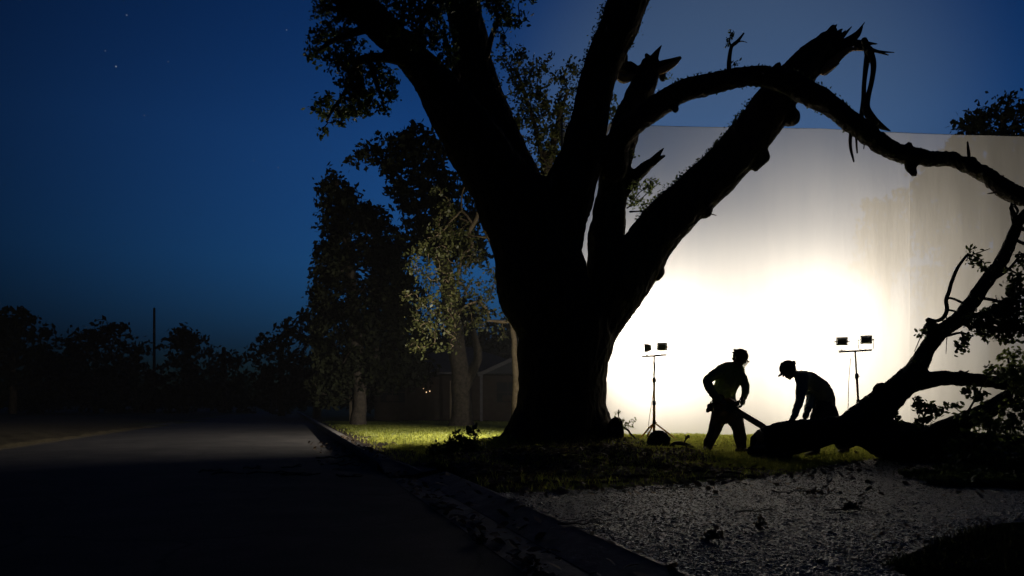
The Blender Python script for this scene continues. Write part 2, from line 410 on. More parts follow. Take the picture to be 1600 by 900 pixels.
ii = (np.arange(ny-1)[:, None]*nx+np.arange(nx-1)[None]).ravel()
me = np_mesh('ground', np.stack([X.ravel(), Yg.ravel(), Z.ravel()], 1), np.stack([ii, ii+1, ii+nx+1, ii+nx], 1))
soil_shade_mask = np.clip(np.exp(-((Yg-9.3-.3*X)/1.9)**2)*sstep(-3.2, -1.6, X)*(1-sstep(1.7, 3.1, X))*1.6 + 1.4*np.exp(-(np.hypot(X-.9, Yg-13.2)/1.2)**2), 0, 1)
soil_shade_mask = np.maximum(soil_shade_mask, (1-sstep(.55, .85, edge_s(X, Yg)+.12*np.sin(Yg*2.1)))*(edge_s(X, Yg) > 0))  # darker strip of ground along the kerb
soil_shade_mask = np.where(edge_s(X, Yg) < -ROAD_W+.1, .92, soil_shade_mask)  # left verge: shade put into the ground colour through the mask
at = me.attributes.new('bare', 'FLOAT', 'POINT'); at.data.foreach_set('value', soil_shade_mask.ravel().astype(np.float32))  # holds the soil under the oak and the painted verge shade
def ground_mat():
    m = bpy.data.materials.new('lawn_and_soil'); m.use_nodes = True; t = m.node_tree; b = t.nodes['Principled BSDF']
    b.inputs['Roughness'].default_value = .95; b.inputs['Specular IOR Level'].default_value = .15
    tc = N(t, 'ShaderNodeTexCoord')
    n1 = N(t, 'ShaderNodeTexNoise', in_Scale=3.0, in_Detail=6, in_Roughness=.7); t.links.new(tc.outputs['Object'], n1.inputs[0])
    g = N(t, 'ShaderNodeValToRGB'); g.color_ramp.elements[0].color = (.07, .095, .016, 1); g.color_ramp.elements[1].color = (.14, .16, .035, 1)
    g.color_ramp.elements[0].position = .35; g.color_ramp.elements[1].position = .65
    t.links.new(n1.outputs[0], g.inputs[0])
    n2 = N(t, 'ShaderNodeTexNoise', in_Scale=14.0, in_Detail=6, in_Roughness=.7); t.links.new(tc.outputs['Object'], n2.inputs[0])
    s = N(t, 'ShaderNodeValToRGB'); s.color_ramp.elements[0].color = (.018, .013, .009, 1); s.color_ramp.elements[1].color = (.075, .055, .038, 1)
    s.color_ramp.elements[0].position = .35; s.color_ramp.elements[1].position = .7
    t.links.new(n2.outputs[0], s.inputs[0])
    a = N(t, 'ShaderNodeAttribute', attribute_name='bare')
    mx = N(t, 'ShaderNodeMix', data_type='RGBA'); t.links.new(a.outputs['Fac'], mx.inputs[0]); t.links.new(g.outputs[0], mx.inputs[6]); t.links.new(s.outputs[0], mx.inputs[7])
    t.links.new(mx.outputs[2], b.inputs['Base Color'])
    bp = N(t, 'ShaderNodeBump', in_Strength=.9, in_Distance=.04); n3 = N(t, 'ShaderNodeTexNoise', in_Scale=28.0, in_Detail=8, in_Roughness=.75)
    t.links.new(tc.outputs['Object'], n3.inputs[0]); t.links.new(n3.outputs[0], bp.inputs['Height']); t.links.new(bp.outputs[0], b.inputs['Normal'])
    return m
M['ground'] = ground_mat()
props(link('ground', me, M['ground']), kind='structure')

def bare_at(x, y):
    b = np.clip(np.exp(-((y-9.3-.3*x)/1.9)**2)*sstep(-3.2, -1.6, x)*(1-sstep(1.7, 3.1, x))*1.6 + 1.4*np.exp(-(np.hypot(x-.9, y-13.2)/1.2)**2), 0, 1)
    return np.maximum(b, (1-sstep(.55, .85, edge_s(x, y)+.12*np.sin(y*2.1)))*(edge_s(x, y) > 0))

def kp(t, s, z):                                                    # point t metres along, s right of the edge
    return (1.05-.29*t+KN[0]*s, t+KN[1]*s, z)
def ribbon(name, prof, t0, t1, m, kind='structure', dt=.5, **kw):
    ts = np.concatenate([np.arange(t0, min(t1, 40), dt), np.geomspace(max(t0, min(t1, 40)), t1, 30)]) if t1 > 40 else np.arange(t0, t1+1e-6, dt)
    ts = np.unique(ts); k = len(prof)
    V = [kp(t, s, z) for t in ts for s, z in prof]
    Fc = [(i*k+j, i*k+j+1, (i+1)*k+j+1, (i+1)*k+j) for i in range(len(ts)-1) for j in range(k-1)]
    g = Geo(); g.add(V, Fc); me = g.mesh(name); o = link(name, me, m, smooth=False); props(o, kind=kind, **kw); return o
def road_mat():
    m = M['asphalt']; t = m.node_tree; b = t.nodes['Principled BSDF']; tc = N(t, 'ShaderNodeTexCoord')
    old = b.inputs['Base Color'].links[0].from_socket
    v = N(t, 'ShaderNodeTexVoronoi', feature='DISTANCE_TO_EDGE', in_Scale=.55); nz = N(t, 'ShaderNodeTexNoise', in_Scale=1.5, in_Detail=5)
    ad = N(t, 'ShaderNodeMix', data_type='RGBA', blend_type='ADD'); ad.inputs[0].default_value = .45
    t.links.new(tc.outputs['Object'], nz.inputs[0]); t.links.new(tc.outputs['Object'], ad.inputs[6]); t.links.new(nz.outputs['Color'], ad.inputs[7])
    t.links.new(ad.outputs[2], v.inputs['Vector'])
    mr = N(t, 'ShaderNodeMapRange', in_1=.0, in_2=.012, in_3=.35, in_4=1.0); t.links.new(v.outputs['Distance'], mr.inputs[0])
    mx = N(t, 'ShaderNodeMix', data_type='RGBA', blend_type='MULTIPLY'); mx.inputs[0].default_value = 1
    t.links.new(old, mx.inputs[6]); t.links.new(mr.outputs[0], mx.inputs[7]); t.links.new(mx.outputs[2], b.inputs['Base Color'])
road_mat()
def grain(m, sc, lo, hi):
    t = m.node_tree; b = t.nodes['Principled BSDF']; tc = N(t, 'ShaderNodeTexCoord'); old = b.inputs['Base Color'].links[0].from_socket
    n = N(t, 'ShaderNodeTexNoise', in_Scale=sc, in_Detail=3, in_Roughness=.8); t.links.new(tc.outputs['Object'], n.inputs[0])
    r = N(t, 'ShaderNodeMapRange', in_1=.35, in_2=.65, in_3=lo, in_4=hi); t.links.new(n.outputs[0], r.inputs[0])
    x = N(t, 'ShaderNodeMix', data_type='RGBA', blend_type='MULTIPLY'); x.inputs[0].default_value = 1
    t.links.new(old, x.inputs[6]); t.links.new(r.outputs[0], x.inputs[7]); t.links.new(x.outputs[2], b.inputs['Base Color'])
grain(M['asphalt'], 70, .55, 1.5); grain(M['asphalt'], .6, .75, 1.35); grain(M['concrete'], 9, .65, 1.2); grain(M['concrete'], 90, .8, 1.2)
ribbon('road', [(-ROAD_W, -.01), (-ROAD_W*.75, .015), (-ROAD_W/2, .03), (-ROAD_W*.25, .02), (0, 0.0)], -6, 900, M['asphalt'])
ribbon('gutter', [(0, .004), (.3, -.012)], -6, 8.4, M['concrete'])
ribbon('road_edge_strip', [(-ROAD_W-.35, .03), (-ROAD_W+.02, .001)], -6, 120, M['soil_dark'])
ribbon('kerb', [(-.02, -.02), (-.015, .10), (.015, .125), (.15, .125), (.15, -.02)], 9.0, 120, M['concrete'])
ribbon('driveway_apron', [(.3, -.008), (.42, .022), (.575, .0575), (.60, .0575), (.60, -.1)], -6, 8.4, M['concrete'])
g = Geo(); g.add([kp(8.4, .0, .004), kp(8.4, .3, -.008), kp(8.4, .42, .022), kp(8.4, .58, .05), kp(9.0, -.015, .10), kp(9.0, .015, .125), kp(9.0, .15, .125), kp(9.0, .40, .05), kp(9.0, .40, -.03)],
                 [(0, 1, 5, 4), (1, 2, 6, 5), (2, 3, 7, 6)])
props(link('kerb_ramp', g.mesh(), M['concrete'], smooth=False), kind='structure')

# driveway sheet of exposed aggregate
def agg_mat():
    m = bpy.data.materials.new('exposed_aggregate'); m.use_nodes = True; t = m.node_tree; b = t.nodes['Principled BSDF']
    tc = N(t, 'ShaderNodeTexCoord')
    v = N(t, 'ShaderNodeTexVoronoi', feature='F1', in_Scale=85.0); t.links.new(tc.outputs['Object'], v.inputs[0])
    v2 = N(t, 'ShaderNodeTexVoronoi', feature='F1', in_Scale=38.0); t.links.new(tc.outputs['Object'], v2.inputs[0])
    sp = N(t, 'ShaderNodeSeparateColor'); t.links.new(v.outputs['Color'], sp.inputs[0])
    r = N(t, 'ShaderNodeValToRGB'); r.color_ramp.elements[0].color = (.022, .019, .017, 1); r.color_ramp.elements[1].color = (.10, .087, .075, 1)
    t.links.new(sp.outputs[0], r.inputs[0]); t.links.new(r.outputs[0], b.inputs['Base Color'])
    dn = N(t, 'ShaderNodeTexNoise', in_Scale=1.7, in_Detail=7, in_Roughness=.7); t.links.new(tc.outputs['Object'], dn.inputs[0])
    dr_ = N(t, 'ShaderNodeMapRange', in_1=.38, in_2=.62, in_3=.45, in_4=1.0); t.links.new(dn.outputs[0], dr_.inputs[0])
    dm = N(t, 'ShaderNodeMix', data_type='RGBA', blend_type='MULTIPLY'); dm.inputs[0].default_value = 1
    t.links.new(r.outputs[0], dm.inputs[6]); t.links.new(dr_.outputs[0], dm.inputs[7]); t.links.new(dm.outputs[2], b.inputs['Base Color'])
    rr = N(t, 'ShaderNodeMapRange', in_3=.3, in_4=.8); t.links.new(sp.outputs[1], rr.inputs[0]); t.links.new(rr.outputs[0], b.inputs['Roughness'])
    ml = N(t, 'ShaderNodeMath', operation='MULTIPLY_ADD'); t.links.new(v2.outputs['Distance'], ml.inputs[0]); ml.inputs[1].default_value = 1.0
    t.links.new(v.outputs['Distance'], ml.inputs[2])
    inv = N(t, 'ShaderNodeMath', operation='SUBTRACT', in_0=1.0); t.links.new(ml.outputs[0], inv.inputs[1])
    bp = N(t, 'ShaderNodeBump', in_Strength=1.0, in_Distance=.012); t.links.new(inv.outputs[0], bp.inputs['Height']); t.links.new(bp.outputs[0], b.inputs['Normal'])
    return m
M['aggregate'] = agg_mat()
bm = bmesh.new(); f = bm.faces.new([bm.verts.new((x, y, .058)) for x, y in DRIVE]); bmesh.ops.triangulate(bm, faces=[f])
me = bpy.data.meshes.new('driveway'); bm.to_mesh(me); bm.free(); props(link('driveway', me, M['aggregate'], smooth=False), kind='structure')

# loose stones of the driveway
n = 230000; u = RNG.uniform(0, 1, n)
yy = 3.0+8.0*u**1.7; xx = RNG.uniform(-.2, 1, n)*(yy*.72+.2)
ok = in_poly(xx, yy, DRIVE) & (poly_dist(xx, yy, DRIVE) > .03) & (xx < yy*.7) & (yy < 11.5)
xx, yy = xx[ok], yy[ok]; n = len(xx)
OCT = np.array([(1, 0, 0), (0, 1, 0), (-1, 0, 0), (0, -1, 0), (0, 0, 1), (.7, .7, .5), (-.7, .6, .45), (-.6, -.7, .5), (.7, -.7, .4)], np.float32)
OF = np.array([(0, 5, 8), (5, 0, 1), (1, 6, 5), (2, 6, 1), (2, 7, 6), (3, 7, 2), (3, 8, 7), (0, 8, 3), (4, 5, 6), (4, 6, 7), (4, 7, 8), (4, 8, 5)])
a = RNG.uniform(0, 2*PI, n); s = RNG.lognormal(-5.5, .42, n); sx = s*RNG.uniform(.8, 1.4, n); sz = s*RNG.uniform(.45, 1.0, n)
jit = RNG.uniform(.8, 1.2, (n, 9, 1)); O = OCT[None]*jit
vx = O[:, :, 0]*sx[:, None]; vy = O[:, :, 1]*s[:, None]
V = np.stack([vx*np.cos(a)[:, None]-vy*np.sin(a)[:, None]+xx[:, None], vx*np.sin(a)[:, None]+vy*np.cos(a)[:, None]+yy[:, None], O[:, :, 2]*sz[:, None]+.0565], 2)
me = np_mesh('stones', V.reshape(-1, 3), (OF[None]+np.arange(n)[:, None, None]*9).reshape(-1, 3))
props(link('driveway_gravel', me, M['stone'], smooth=False), 'small pale stones set in the dark driveway surface', 'gravel', kind='stuff')

# grass blades
def blades(n, xr, yr, h, rng, bias=1.0, keep=None, wide=.006):
    u = rng.uniform(0, 1, n); y = yr[0]+(yr[1]-yr[0])*u**bias
    x = rng.uniform(0, 1, n)*(xr[1]-xr[0])+xr[0]
    x = x*y                                                        # xr is given as a slope range
    s = edge_s(x, y); ok = (s > .35) & ~in_poly(x, y, DRIVE)
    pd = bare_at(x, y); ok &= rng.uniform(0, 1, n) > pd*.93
    if keep is not None: ok &= keep(x, y)
    x, y = x[ok], y[ok]; n = len(x); z = HT(x, y)
    patch = .75+.35*np.sin(x*2.3+np.sin(y*1.9)*2)*np.sin(y*2.9+x)
    hh = h*rng.uniform(.45, 1.3, n)*patch; a = rng.uniform(0, 2*PI, n); w = wide*rng.uniform(.7, 1.4, n)*np.maximum(1, y/12)
    lx, ly = rng.normal(0, .45, n)*hh, rng.normal(0, .45, n)*hh
    b0 = np.stack([x-w*np.cos(a), y-w*np.sin(a), z-.01], 1); b1 = np.stack([x+w*np.cos(a), y+w*np.sin(a), z-.01], 1)
    m0 = np.stack([x+lx*.4-w*.7*np.cos(a), y+ly*.4-w*.7*np.sin(a), z+hh*.6], 1); m1 = np.stack([x+lx*.4+w*.7*np.cos(a), y+ly*.4+w*.7*np.sin(a), z+hh*.6], 1)
    tp = np.stack([x+lx, y+ly, z+hh], 1)
    V = np.stack([b0, b1, m1, tp, m0], 1).reshape(-1, 3)
    return V, np.arange(n*5).reshape(n, 5)
VA, FA = blades(330000, (-.36, .62), (8.5, 34), .06, RNG, 1.5)
VB, FB = blades(30000, (.30, .72), (3.2, 8.0), .045, RNG, 1.3, keep=lambda x, y: (x > 1.4) & (y < 6.5), wide=.003)
VC, FC = blades(14000, (-.30, .5), (6.3, 13), .09, RNG, 1.0, wide=.003)
M['grass_shaded'] = mat('shaded_grass', (.035, .045, .012), .7, (.075, .08, .03), 2.5, trans=.2, spec=.2)  # lawn grass again, with shade put into a darker colour
props(link('grass', np_mesh('grass', VB, FB), M['grass_shaded'], smooth=False), 'grass coloured dark for shade at the near corner of the driveway', 'grass', kind='stuff')
V = np.concatenate([VA, VC]); Fq = np.concatenate([FA, FC+len(VA)])
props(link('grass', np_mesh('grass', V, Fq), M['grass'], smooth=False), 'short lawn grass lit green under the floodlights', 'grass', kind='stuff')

# leaf litter and wood chips on the bare ground and the driveway
n = 26000; y = 5.6+8.4*RNG.uniform(0, 1, n)**1.1; x = RNG.uniform(-.27, .62, n)*y
ok = (edge_s(x, y) > .7) & (RNG.uniform(0, 1, n) < np.where(in_poly(x, y, DRIVE), 0.02+.55*np.exp(-poly_dist(x, y, DRIVE)/.16)*(y > 5.8), np.clip(bare_at(x, y)+.06, 0, 1)))
x, y = x[ok], y[ok]; z = np.maximum(HT(x, y), .045)+RNG.uniform(.004, .03, len(x))
pts = np.stack([x, y, np.where(in_poly(x, y, DRIVE), .068, z)], 1)
y2 = RNG.uniform(3.2, 6.2, 5200); x2 = RNG.uniform(.33, .72, 5200)*y2; d2_ = poly_dist(x2, y2, DRIVE)
k2 = (RNG.uniform(0, 1, 5200) < np.where(in_poly(x2, y2, DRIVE), .7*np.exp(-d2_/.12), .10)) & (d2_ < 1.2)
props(link('leaf_litter', leaf_mesh(np.stack([x2, y2, np.maximum(HT(x2, y2), .062)+RNG.uniform(.002, .01, 5200)], 1)[k2], .03, flat=.35), M['litter'], smooth=False), 'small dry leaf scraps at the grassy near corner of the driveway', 'leaf litter', kind='stuff')
# along the gutter and the verge
t3 = RNG.uniform(3, 16, 1500); s3 = np.where(RNG.uniform(0, 1, 1500) < .6, np.abs(RNG.normal(.0, .10, 1500)), RNG.uniform(.1, .6, 1500)); z3 = np.where(t3 > 9, np.where(s3 < .15, .13, .05), .012+.06*sstep(.3, .55, s3))
s3 = np.where(t3 > 9, np.where(RNG.uniform(0, 1, 1500) < .5, -s3-.03, s3), s3); z3 = np.where(s3 < 0, .012, z3); k3 = RNG.uniform(0, 1, 1500) < .4
pts = np.concatenate([pts, np.stack([1.05-.29*t3+KN[0]*s3, t3+KN[1]*s3, z3+.006], 1)[k3]])
props(link('leaf_litter', leaf_mesh(pts, .075, flat=.35), M['litter'], smooth=False), 'dead leaves and chips strewn on the bare earth under the oak', 'leaf litter', kind='stuff')

# ------------------------------------------------------------------ big standing oak
oak = empty('oak_tree', P(872, 700, 13.4)*1, 'huge black oak with torn limbs towering over the road edge', 'tree')
oak.location.z = 0
LB = {}
def limb(key, keys, Y, n=6, wob=.03):
    LB[key] = limb_pts(keys, Y, n, wob); return LB[key]
g = Geo()
limb('trunk', [(874, 722, 98), (874, 700, 90), (876, 680, 80), (878, 655, 73), (878, 610, 68), (879, 560, 71), (884, 510, 74), (846, 455, 68), (838, 400, 67), (832, 340, 66)], 13.5)
limb('A', [(850, 430, 70), (818, 350, 60), (784, 290, 51, 13.4), (744, 228, 47, 13.2), (704, 168, 38, 13), (658, 106, 28, 12.8), (606, 53, 24, 12.6), (554, 0, 25, 12.4), (490, -60, 25, 12.1), (430, -120, 23, 11.8)], 13.5)
limb('B', [(842, 380, 60), (808, 300, 47, 13.6), (782, 240, 41, 13.7), (760, 180, 38, 13.8), (745, 120, 31, 13.9), (734, 60, 28, 14), (724, 0, 27, 14.1), (716, -70, 30, 14.2), (712, -160, 26, 14.3)], 13.5)
limb('C', [(848, 440, 56), (868, 370, 45), (888, 300, 40, 13.3), (911, 230, 33, 13.2), (926, 165, 28, 13.1), (941, 100, 28, 13), (962, 50, 30, 12.9), (985, -5, 31, 12.8), (1012, -70, 34, 12.6), (1040, -150, 31, 12.4)], 13.5)
limb('D', [(956, 434, 39), (949, 390, 32), (952, 340, 26), (958, 295, 24), (966, 240, 25), (978, 200, 23), (993, 160, 21), (1008, 128, 20), (1016, 106, 17)], 13.9)
limb('E', [(956, 262, 27, 13.5), (968, 222, 23, 13.3), (990, 193, 20.5, 13.1), (1022, 168, 20, 12.9), (1062, 146, 19, 12.7), (1112, 130, 17.5, 12.6), (1162, 121, 16, 12.5), (1212, 122, 18, 12.4), (1252, 139, 20, 12.3), (1300, 167, 17, 12.2), (1345, 202, 15.5, 12),
            (1398, 236, 14.5, 11.8), (1440, 245, 13, 11.6), (1488, 249, 13, 11.4), (1530, 268, 14, 11.1), (1567, 293, 13.5, 10.8), (1612, 313, 13, 10.5), (1690, 345, 11, 10.2)], 13)
limb('F', [(905, 530, 48), (958, 462, 43), (994, 410, 40), (1032, 356, 37), (1074, 315, 35), (1120, 272, 34), (1160, 228, 34), (1195, 182, 33, 13.4), (1228, 138, 30, 13.3), (1262, 100, 26, 13.2), (1290, 71, 21, 13.1)], 13.5)
LB['E'] = (LB['E'][0], [r*.9 for r in LB['E'][1]])
for k in LB: g.tube(*LB[k], seg=20)
# root flare
for keys in ([(845, 660, 48), (812, 690, 32), (775, 708, 15), (735, 716, 6)], [(905, 660, 45), (938, 690, 28), (968, 702, 12), (995, 706, 5)],
             [(870, 660, 50, 13.3), (868, 700, 32, 12.7), (858, 722, 14, 12.1)], [(920, 660, 36, 13.3), (945, 700, 20, 12.8), (962, 716, 9, 12.4)], [(830, 670, 35, 13.3), (808, 706, 18, 12.6), (790, 724, 8, 12.2)]):
    g.tube(*limb_pts(keys, 13.5, 5), seg=12)
# bumps and knots
for px, py, r, Y in ((1024, 424, 15, 13.5), (1014, 404, 20, 13.5), (1100, 328, 14, 13.5), (1180, 253, 13, 13.5), (1236, 182, 15, 13.3), (1190, 240, 12, 13.5), (1212, 107, 6, 12.4),
                     (1055, 170, 6, 12.7), (686, 192, 12, 13), (1420, 228, 7, 11.7), (1425, 256, 8, 11.7), (1520, 252, 8, 11.2), (962, 470, 30, 13.5), (1010, 428, 18, 13.5)):
    q = P(px, py, Y); g.ball(q, r*Y/F)
# stubs joined to the limbs
for keys, Y in (([(968, 300, 17), (992, 276, 12), (1012, 258, 9.5), (1026, 248, 7)], 13.9), ([(1422, 258, 8), (1428, 270, 4)], 11.7), ([(1190, 245, 14), (1182, 262, 8)], 13.5),
                ([(985, 112, 14), (965, 105, 11), (945, 112, 9), (925, 118, 9)], 14.0), ([(1210, 115, 9), (1216, 102, 5)], 12.4)):
    g.tube(*limb_pts(keys, Y, 4), seg=10)
me = bark(remesh(g, .028, 1), amp=.022, freq=7.0, lump=.03)
link('trunk', me, M['bark'], oak)
# splintered ends
def spikes(name, specs, Y, m, parent, k=3):
    for keys in specs:
        g = Geo(); g.tube(*limb_pts(keys, Y, 3, .01), seg=6); link(name, g.mesh(), m, parent, smooth=False)
spikes('splinter', [[(1278, 78, 16), (1296, 58, 12), (1302, 44, 6), (1305, 41, 2)], [(1290, 80, 14), (1308, 60, 10), (1312, 50, 4), (1316, 46, 1)], [(1306, 82, 12), (1326, 66, 8), (1340, 54, 5), (1348, 42, 1)],
                    [(1304, 70, 7), (1318, 56, 3.5), (1330, 42, .8)], [(1294, 60, 7), (1302, 46, 4), (1307, 39, 1)], [(1308, 64, 4), (1316, 54, 2.5), (1321, 48, .7)], [(1316, 68, 6), (1338, 52, 3), (1351, 35, .7)], [(1296, 92, 12), (1322, 72, 7), (1340, 66, 4), (1350, 66, 2)], [(1335, 66, 4), (1355, 68, 3), (1370, 69, .8)],
                    [(1338, 72, 4), (1362, 78, 3), (1388, 86, .8)], [(1340, 74, 4), (1366, 80, 2.5), (1397, 82, .6)], [(1290, 110, 7), (1302, 104, 4), (1311, 99, 1)]], 13.1, M['bark'], oak)
spikes('splinter', [[(1286, 112, 5), (1300, 99, 9), (1314, 85, 7), (1330, 77, 3.4), (1346, 78, 1.6)], [(1304, 92, 5), (1322, 77, 3), (1342, 76, 1.2)]], 13.05, M['wood'], oak)
spikes('splinter', [[(1006, 118, 16), (1018, 100, 11), (1026, 84, 5), (1033, 72, 1)], [(1012, 112, 14), (1014, 95, 8), (1010, 86, 3)], [(985, 108, 10), (972, 100, 7), (975, 84, 2)], [(1018, 116, 9), (1032, 112, 8), (1036, 122, 5)],
                    [(1024, 106, 8), (1040, 98, 5), (1062, 91, 3)], [(1020, 252, 7), (1030, 240, 4), (1037, 232, 1)], [(1020, 254, 6), (1030, 248, 4), (1038, 244, 2)]], 13.9, M['bark'], oak)
spikes('splinter', [[(1026, 112, 6), (1042, 107, 5.5), (1056, 98, 3.5), (1063, 92, 1)]], 13.82, M['wood'], oak)
spikes('splinter', [[(862, 298, 3), (861, 285, 3), (863, 270, 1)]], 13.0, M['wood'], oak)
spikes('splinter', [[(966, 118, 6), (975, 124, 7), (990, 120, 5)]], 13.85, M['wood'], oak)
# hanging torn strips
g = Geo()
g.tube(*limb_pts([(1350, 64, 5), (1356, 82, 6), (1353, 108, 4.2), (1350, 135, 3.6), (1349, 158, 4), (1346, 182, 4), (1341, 196, 3)], 12.7, 5, .012), seg=8)
g.tube(*limb_pts([(1358, 78, 5.5), (1365, 100, 4.6), (1363, 125, 4), (1357, 148, 4.2), (1354, 168, 5.5), (1362, 184, 6.5), (1375, 196, 5), (1390, 205, 1)], 12.6, 5, .012), seg=8)
g.tube(*limb_pts([(1351, 170, 4), (1357, 186, 3), (1366, 198, 2), (1374, 205, .8)], 12.6, 4, .012), seg=6)
link('hanging_strip', g.mesh(), M['bark'], oak)
for keys, Y in (([(1140, 118, 4), (1139, 95, 3.5), (1143, 74, 3), (1152, 65, 3), (1162, 52, 1.5)], 12.5), ([(1148, 68, 1.5), (1158, 64, 1), (1167, 66, .4)], 12.5), ([(1143, 74, 1.6), (1140, 62, 1), (1144, 52, .6)], 12.5),
                ([(1330, 200, 3), (1329, 225, 2.5), (1334, 252, 1.3)], 12.1), ([(1337, 205, 2), (1340, 238, 1.2)], 12.1), ([(1514, 258, 3), (1514, 240, 2.5), (1512, 222, 1.3)], 11.2),
                ([(1352, 215, 1.4), (1350, 232, .7)], 12.0), ([(1562, 300, 2), (1550, 302, 1.4), (1543, 303, .6)], 10.8), ([(1562, 284, 2), (1568, 274, .8)], 10.8),
                ([(1095, 328, 2.5), (1107, 333, 1.5), (1119, 337, .6)], 13.5), ([(1100, 332, 1.6), (1109, 330, .6)], 13.5), ([(978, 100, 3), (979, 88, 2), (977, 80, 1)], 13.7),
                ([(985, 331, 1.6), (1000, 330, 1), (1020, 328, .5)], 13.8), ([(985, 320, 1.2), (1000, 300, .8), (1018, 290, .5)], 13.8), ([(980, 325, 1.2), (1000, 312, .8), (1030, 285, .5)], 13.8)):
    g = Geo(); g.tube(*limb_pts(keys, Y, 4, .01), seg=6); link('twig', g.mesh(), M['bark'], oak)
# crown seen top left, with its boughs
blobsA = [(505, 12, 18, 18), (545, 25, 30, 22), (500, 62, 18, 16), (492, 84, 12, 14), (515, 50, 18, 14), (530, 95, 28, 22), (548, 70, 22, 22), (562, 108, 26, 26), (548, 138, 22, 24), (590, 100, 22, 20), (575, 150, 28, 22), (560, 168, 24, 16),
          (605, 128, 16, 20), (612, 150, 12, 12), (500, 172, 14, 16), (515, 160, 14, 12), (524, 185, 16, 12), (507, 205, 7, 10), (536, 172, 16, 16), (596, 172, 10, 10), (620, 40, 22, 18), (640, 15, 26, 18), (668, 30, 30, 24), (690, 60, 24, 24),
          (660, 62, 22, 20), (700, 92, 18, 14), (685, 10, 18, 16), (778, 15, 18, 22), (795, 30, 14, 12), (775, 42, 10, 10), (815, 28, 9, 7), (788, 65, 9, 9), (760, -10, 40, 20), (600, -15, 60, 25), (690, -20, 50, 20), (820, -18, 30, 16)]
blobsA = [b+(12.3+RNG.uniform(-.5, .9),) for b in blobsA]
L, Cc = clump_points(blobsA, 12.4, .018, 5, 11, depth=1.2)
link('crown', leaf_mesh(L, .085), M['leaf'], oak, smooth=False)
g = Geo()
anch = []
for keys, Y in (([(660, 100, 9, 12.8), (610, 92, 8), (575, 90, 7), (556, 100, 6), (545, 130, 4), (530, 160, 3), (512, 190, 2)], 12.5), ([(585, 40, 8), (545, 55, 6), (515, 65, 4), (495, 80, 2)], 12.4),
                ([(575, 90, 5), (590, 130, 4), (600, 160, 2)], 12.4), ([(640, 90, 6), (650, 55, 5), (665, 30, 4), (690, 10, 2)], 12.6), ([(715, 120, 6), (700, 80, 4), (690, 50, 3)], 13),
                ([(760, 90, 5), (772, 50, 4), (785, 25, 3), (812, 25, 1.5)], 13.3), ([(552, 10, 6), (530, 15, 5), (505, 10, 3)], 12.2)):
    p, r = limb_pts(keys, Y, 5, .03); g.tube(p, r, seg=8); anch += p
twigs(g, Cc, anch, r=.009, frac=.6)
link('bough', g.mesh(), M['bark'], oak)
# resurrection fern and ivy on the limbs
pts = []
def fringe(path, i0, i1, side, n, spread=.05):
    p, r = path
    for _ in range(n):
        i = random.uniform(i0, i1)*(len(p)-1); j = int(i); q = p[j].lerp(p[min(j+1, len(p)-1)], i-j)
        t = (p[min(j+1, len(p)-1)]-p[j]).normalized(); nrm = Vector((-t.z, 0, t.x))*side
        a = random.gauss(0, .5); dirv = (nrm*math.cos(a)+Vector((0, 1, 0))*math.sin(a))
        pts.append(q+dirv*(r[j]+abs(random.gauss(0, spread))))
fringe(LB['F'], .28, .72, 1, 900, .035); fringe(LB['C'], .35, .95, 1, 700, .05); fringe(LB['C'], .6, .95, -1, 120, .04); fringe(LB['E'], .12, .6, 1, 330, .022); fringe(LB['E'], .3, .95, -1, 130, .02); fringe(LB['B'], .4, .8, -1, 60, .02)
link('fern_fringe', leaf_mesh(np.array([tuple(p) for p in pts]), .05), M['leaf'], oak, smooth=False)
for bls, Y, m_, sz_ in (([(1142, 58, 9, 9), (1140, 68, 5, 6)], 12.5, 'leaf', .055), ([(1150, 100, 8, 4)], 12.4, 'leaf', .055), ([(995, 300, 12, 20), (1012, 292, 14, 12), (1022, 285, 10, 7), (1005, 322, 12, 9), (990, 318, 8, 10), (1024, 315, 8, 6)], 13.7, 'leaf_shoot', .06),
                        ([(990, 242, 6, 4)], 13.7, 'leaf_shoot', .06), ([(1044, 121, 4, 2)], 13.7, 'leaf_shoot', .06)):
    link('foliage', leaf_mesh(clump_points(bls, Y, .037, 3.5, 6)[0], sz_), M[m_], oak, smooth=False)

# ------------------------------------------------------------------ fallen limb
fal = empty('fallen_limb', P(1330, 725, 9.9), 'broken limb lying across the lawn edge with its end being sawn', 'fallen limb')
fal.location.z = 0
g = Geo()
FLP = {}
def fl(key, keys, Y, seg=16):
    FLP[key] = limb_pts(keys, Y, 6, .02); g.tube(*FLP[key], seg=seg)
fl('log', [(1196, 692, 24, 10.1), (1220, 688, 27, 10.1), (1258, 681, 25), (1300, 672, 22), (1345, 675, 24), (1390, 688, 33), (1440, 697, 34), (1500, 704, 32, 9.7), (1560, 706, 28, 9.5), (1640, 708, 24, 9.3), (1720, 712, 20, 9)], 10.0, 20)
fl('up', [(1325, 676, 26), (1360, 645, 25), (1395, 616, 21), (1425, 586, 17), (1444, 556, 14), (1466, 522, 13.5), (1497, 500, 11.5), (1522, 468, 11), (1545, 435, 10.5), (1568, 404, 9.5), (1582, 374, 8.5), (1591, 350, 8), (1606, 330, 8), (1640, 300, 7)], 10.0, 14)
fl('side', [(1408, 603, 17), (1445, 594, 13.5), (1482, 591, 11), (1530, 595, 10.5), (1580, 600, 11), (1650, 604, 10, 9.6)], 9.95, 12)
fl('diag', [(1450, 690, 24, 9.8), (1490, 668, 16, 9.7), (1515, 655, 14, 9.6), (1550, 636, 13, 9.6), (1590, 614, 12, 9.5), (1660, 580, 10, 9.4)], 9.7, 12)
fl('stub', [(1400, 696, 30), (1410, 720, 15), (1414, 736, 7)], 9.75, 12)
fl('lip', [(1215, 705, 16, 10), (1185, 706, 12, 10), (1176, 704, 9, 10)], 10.0, 10)
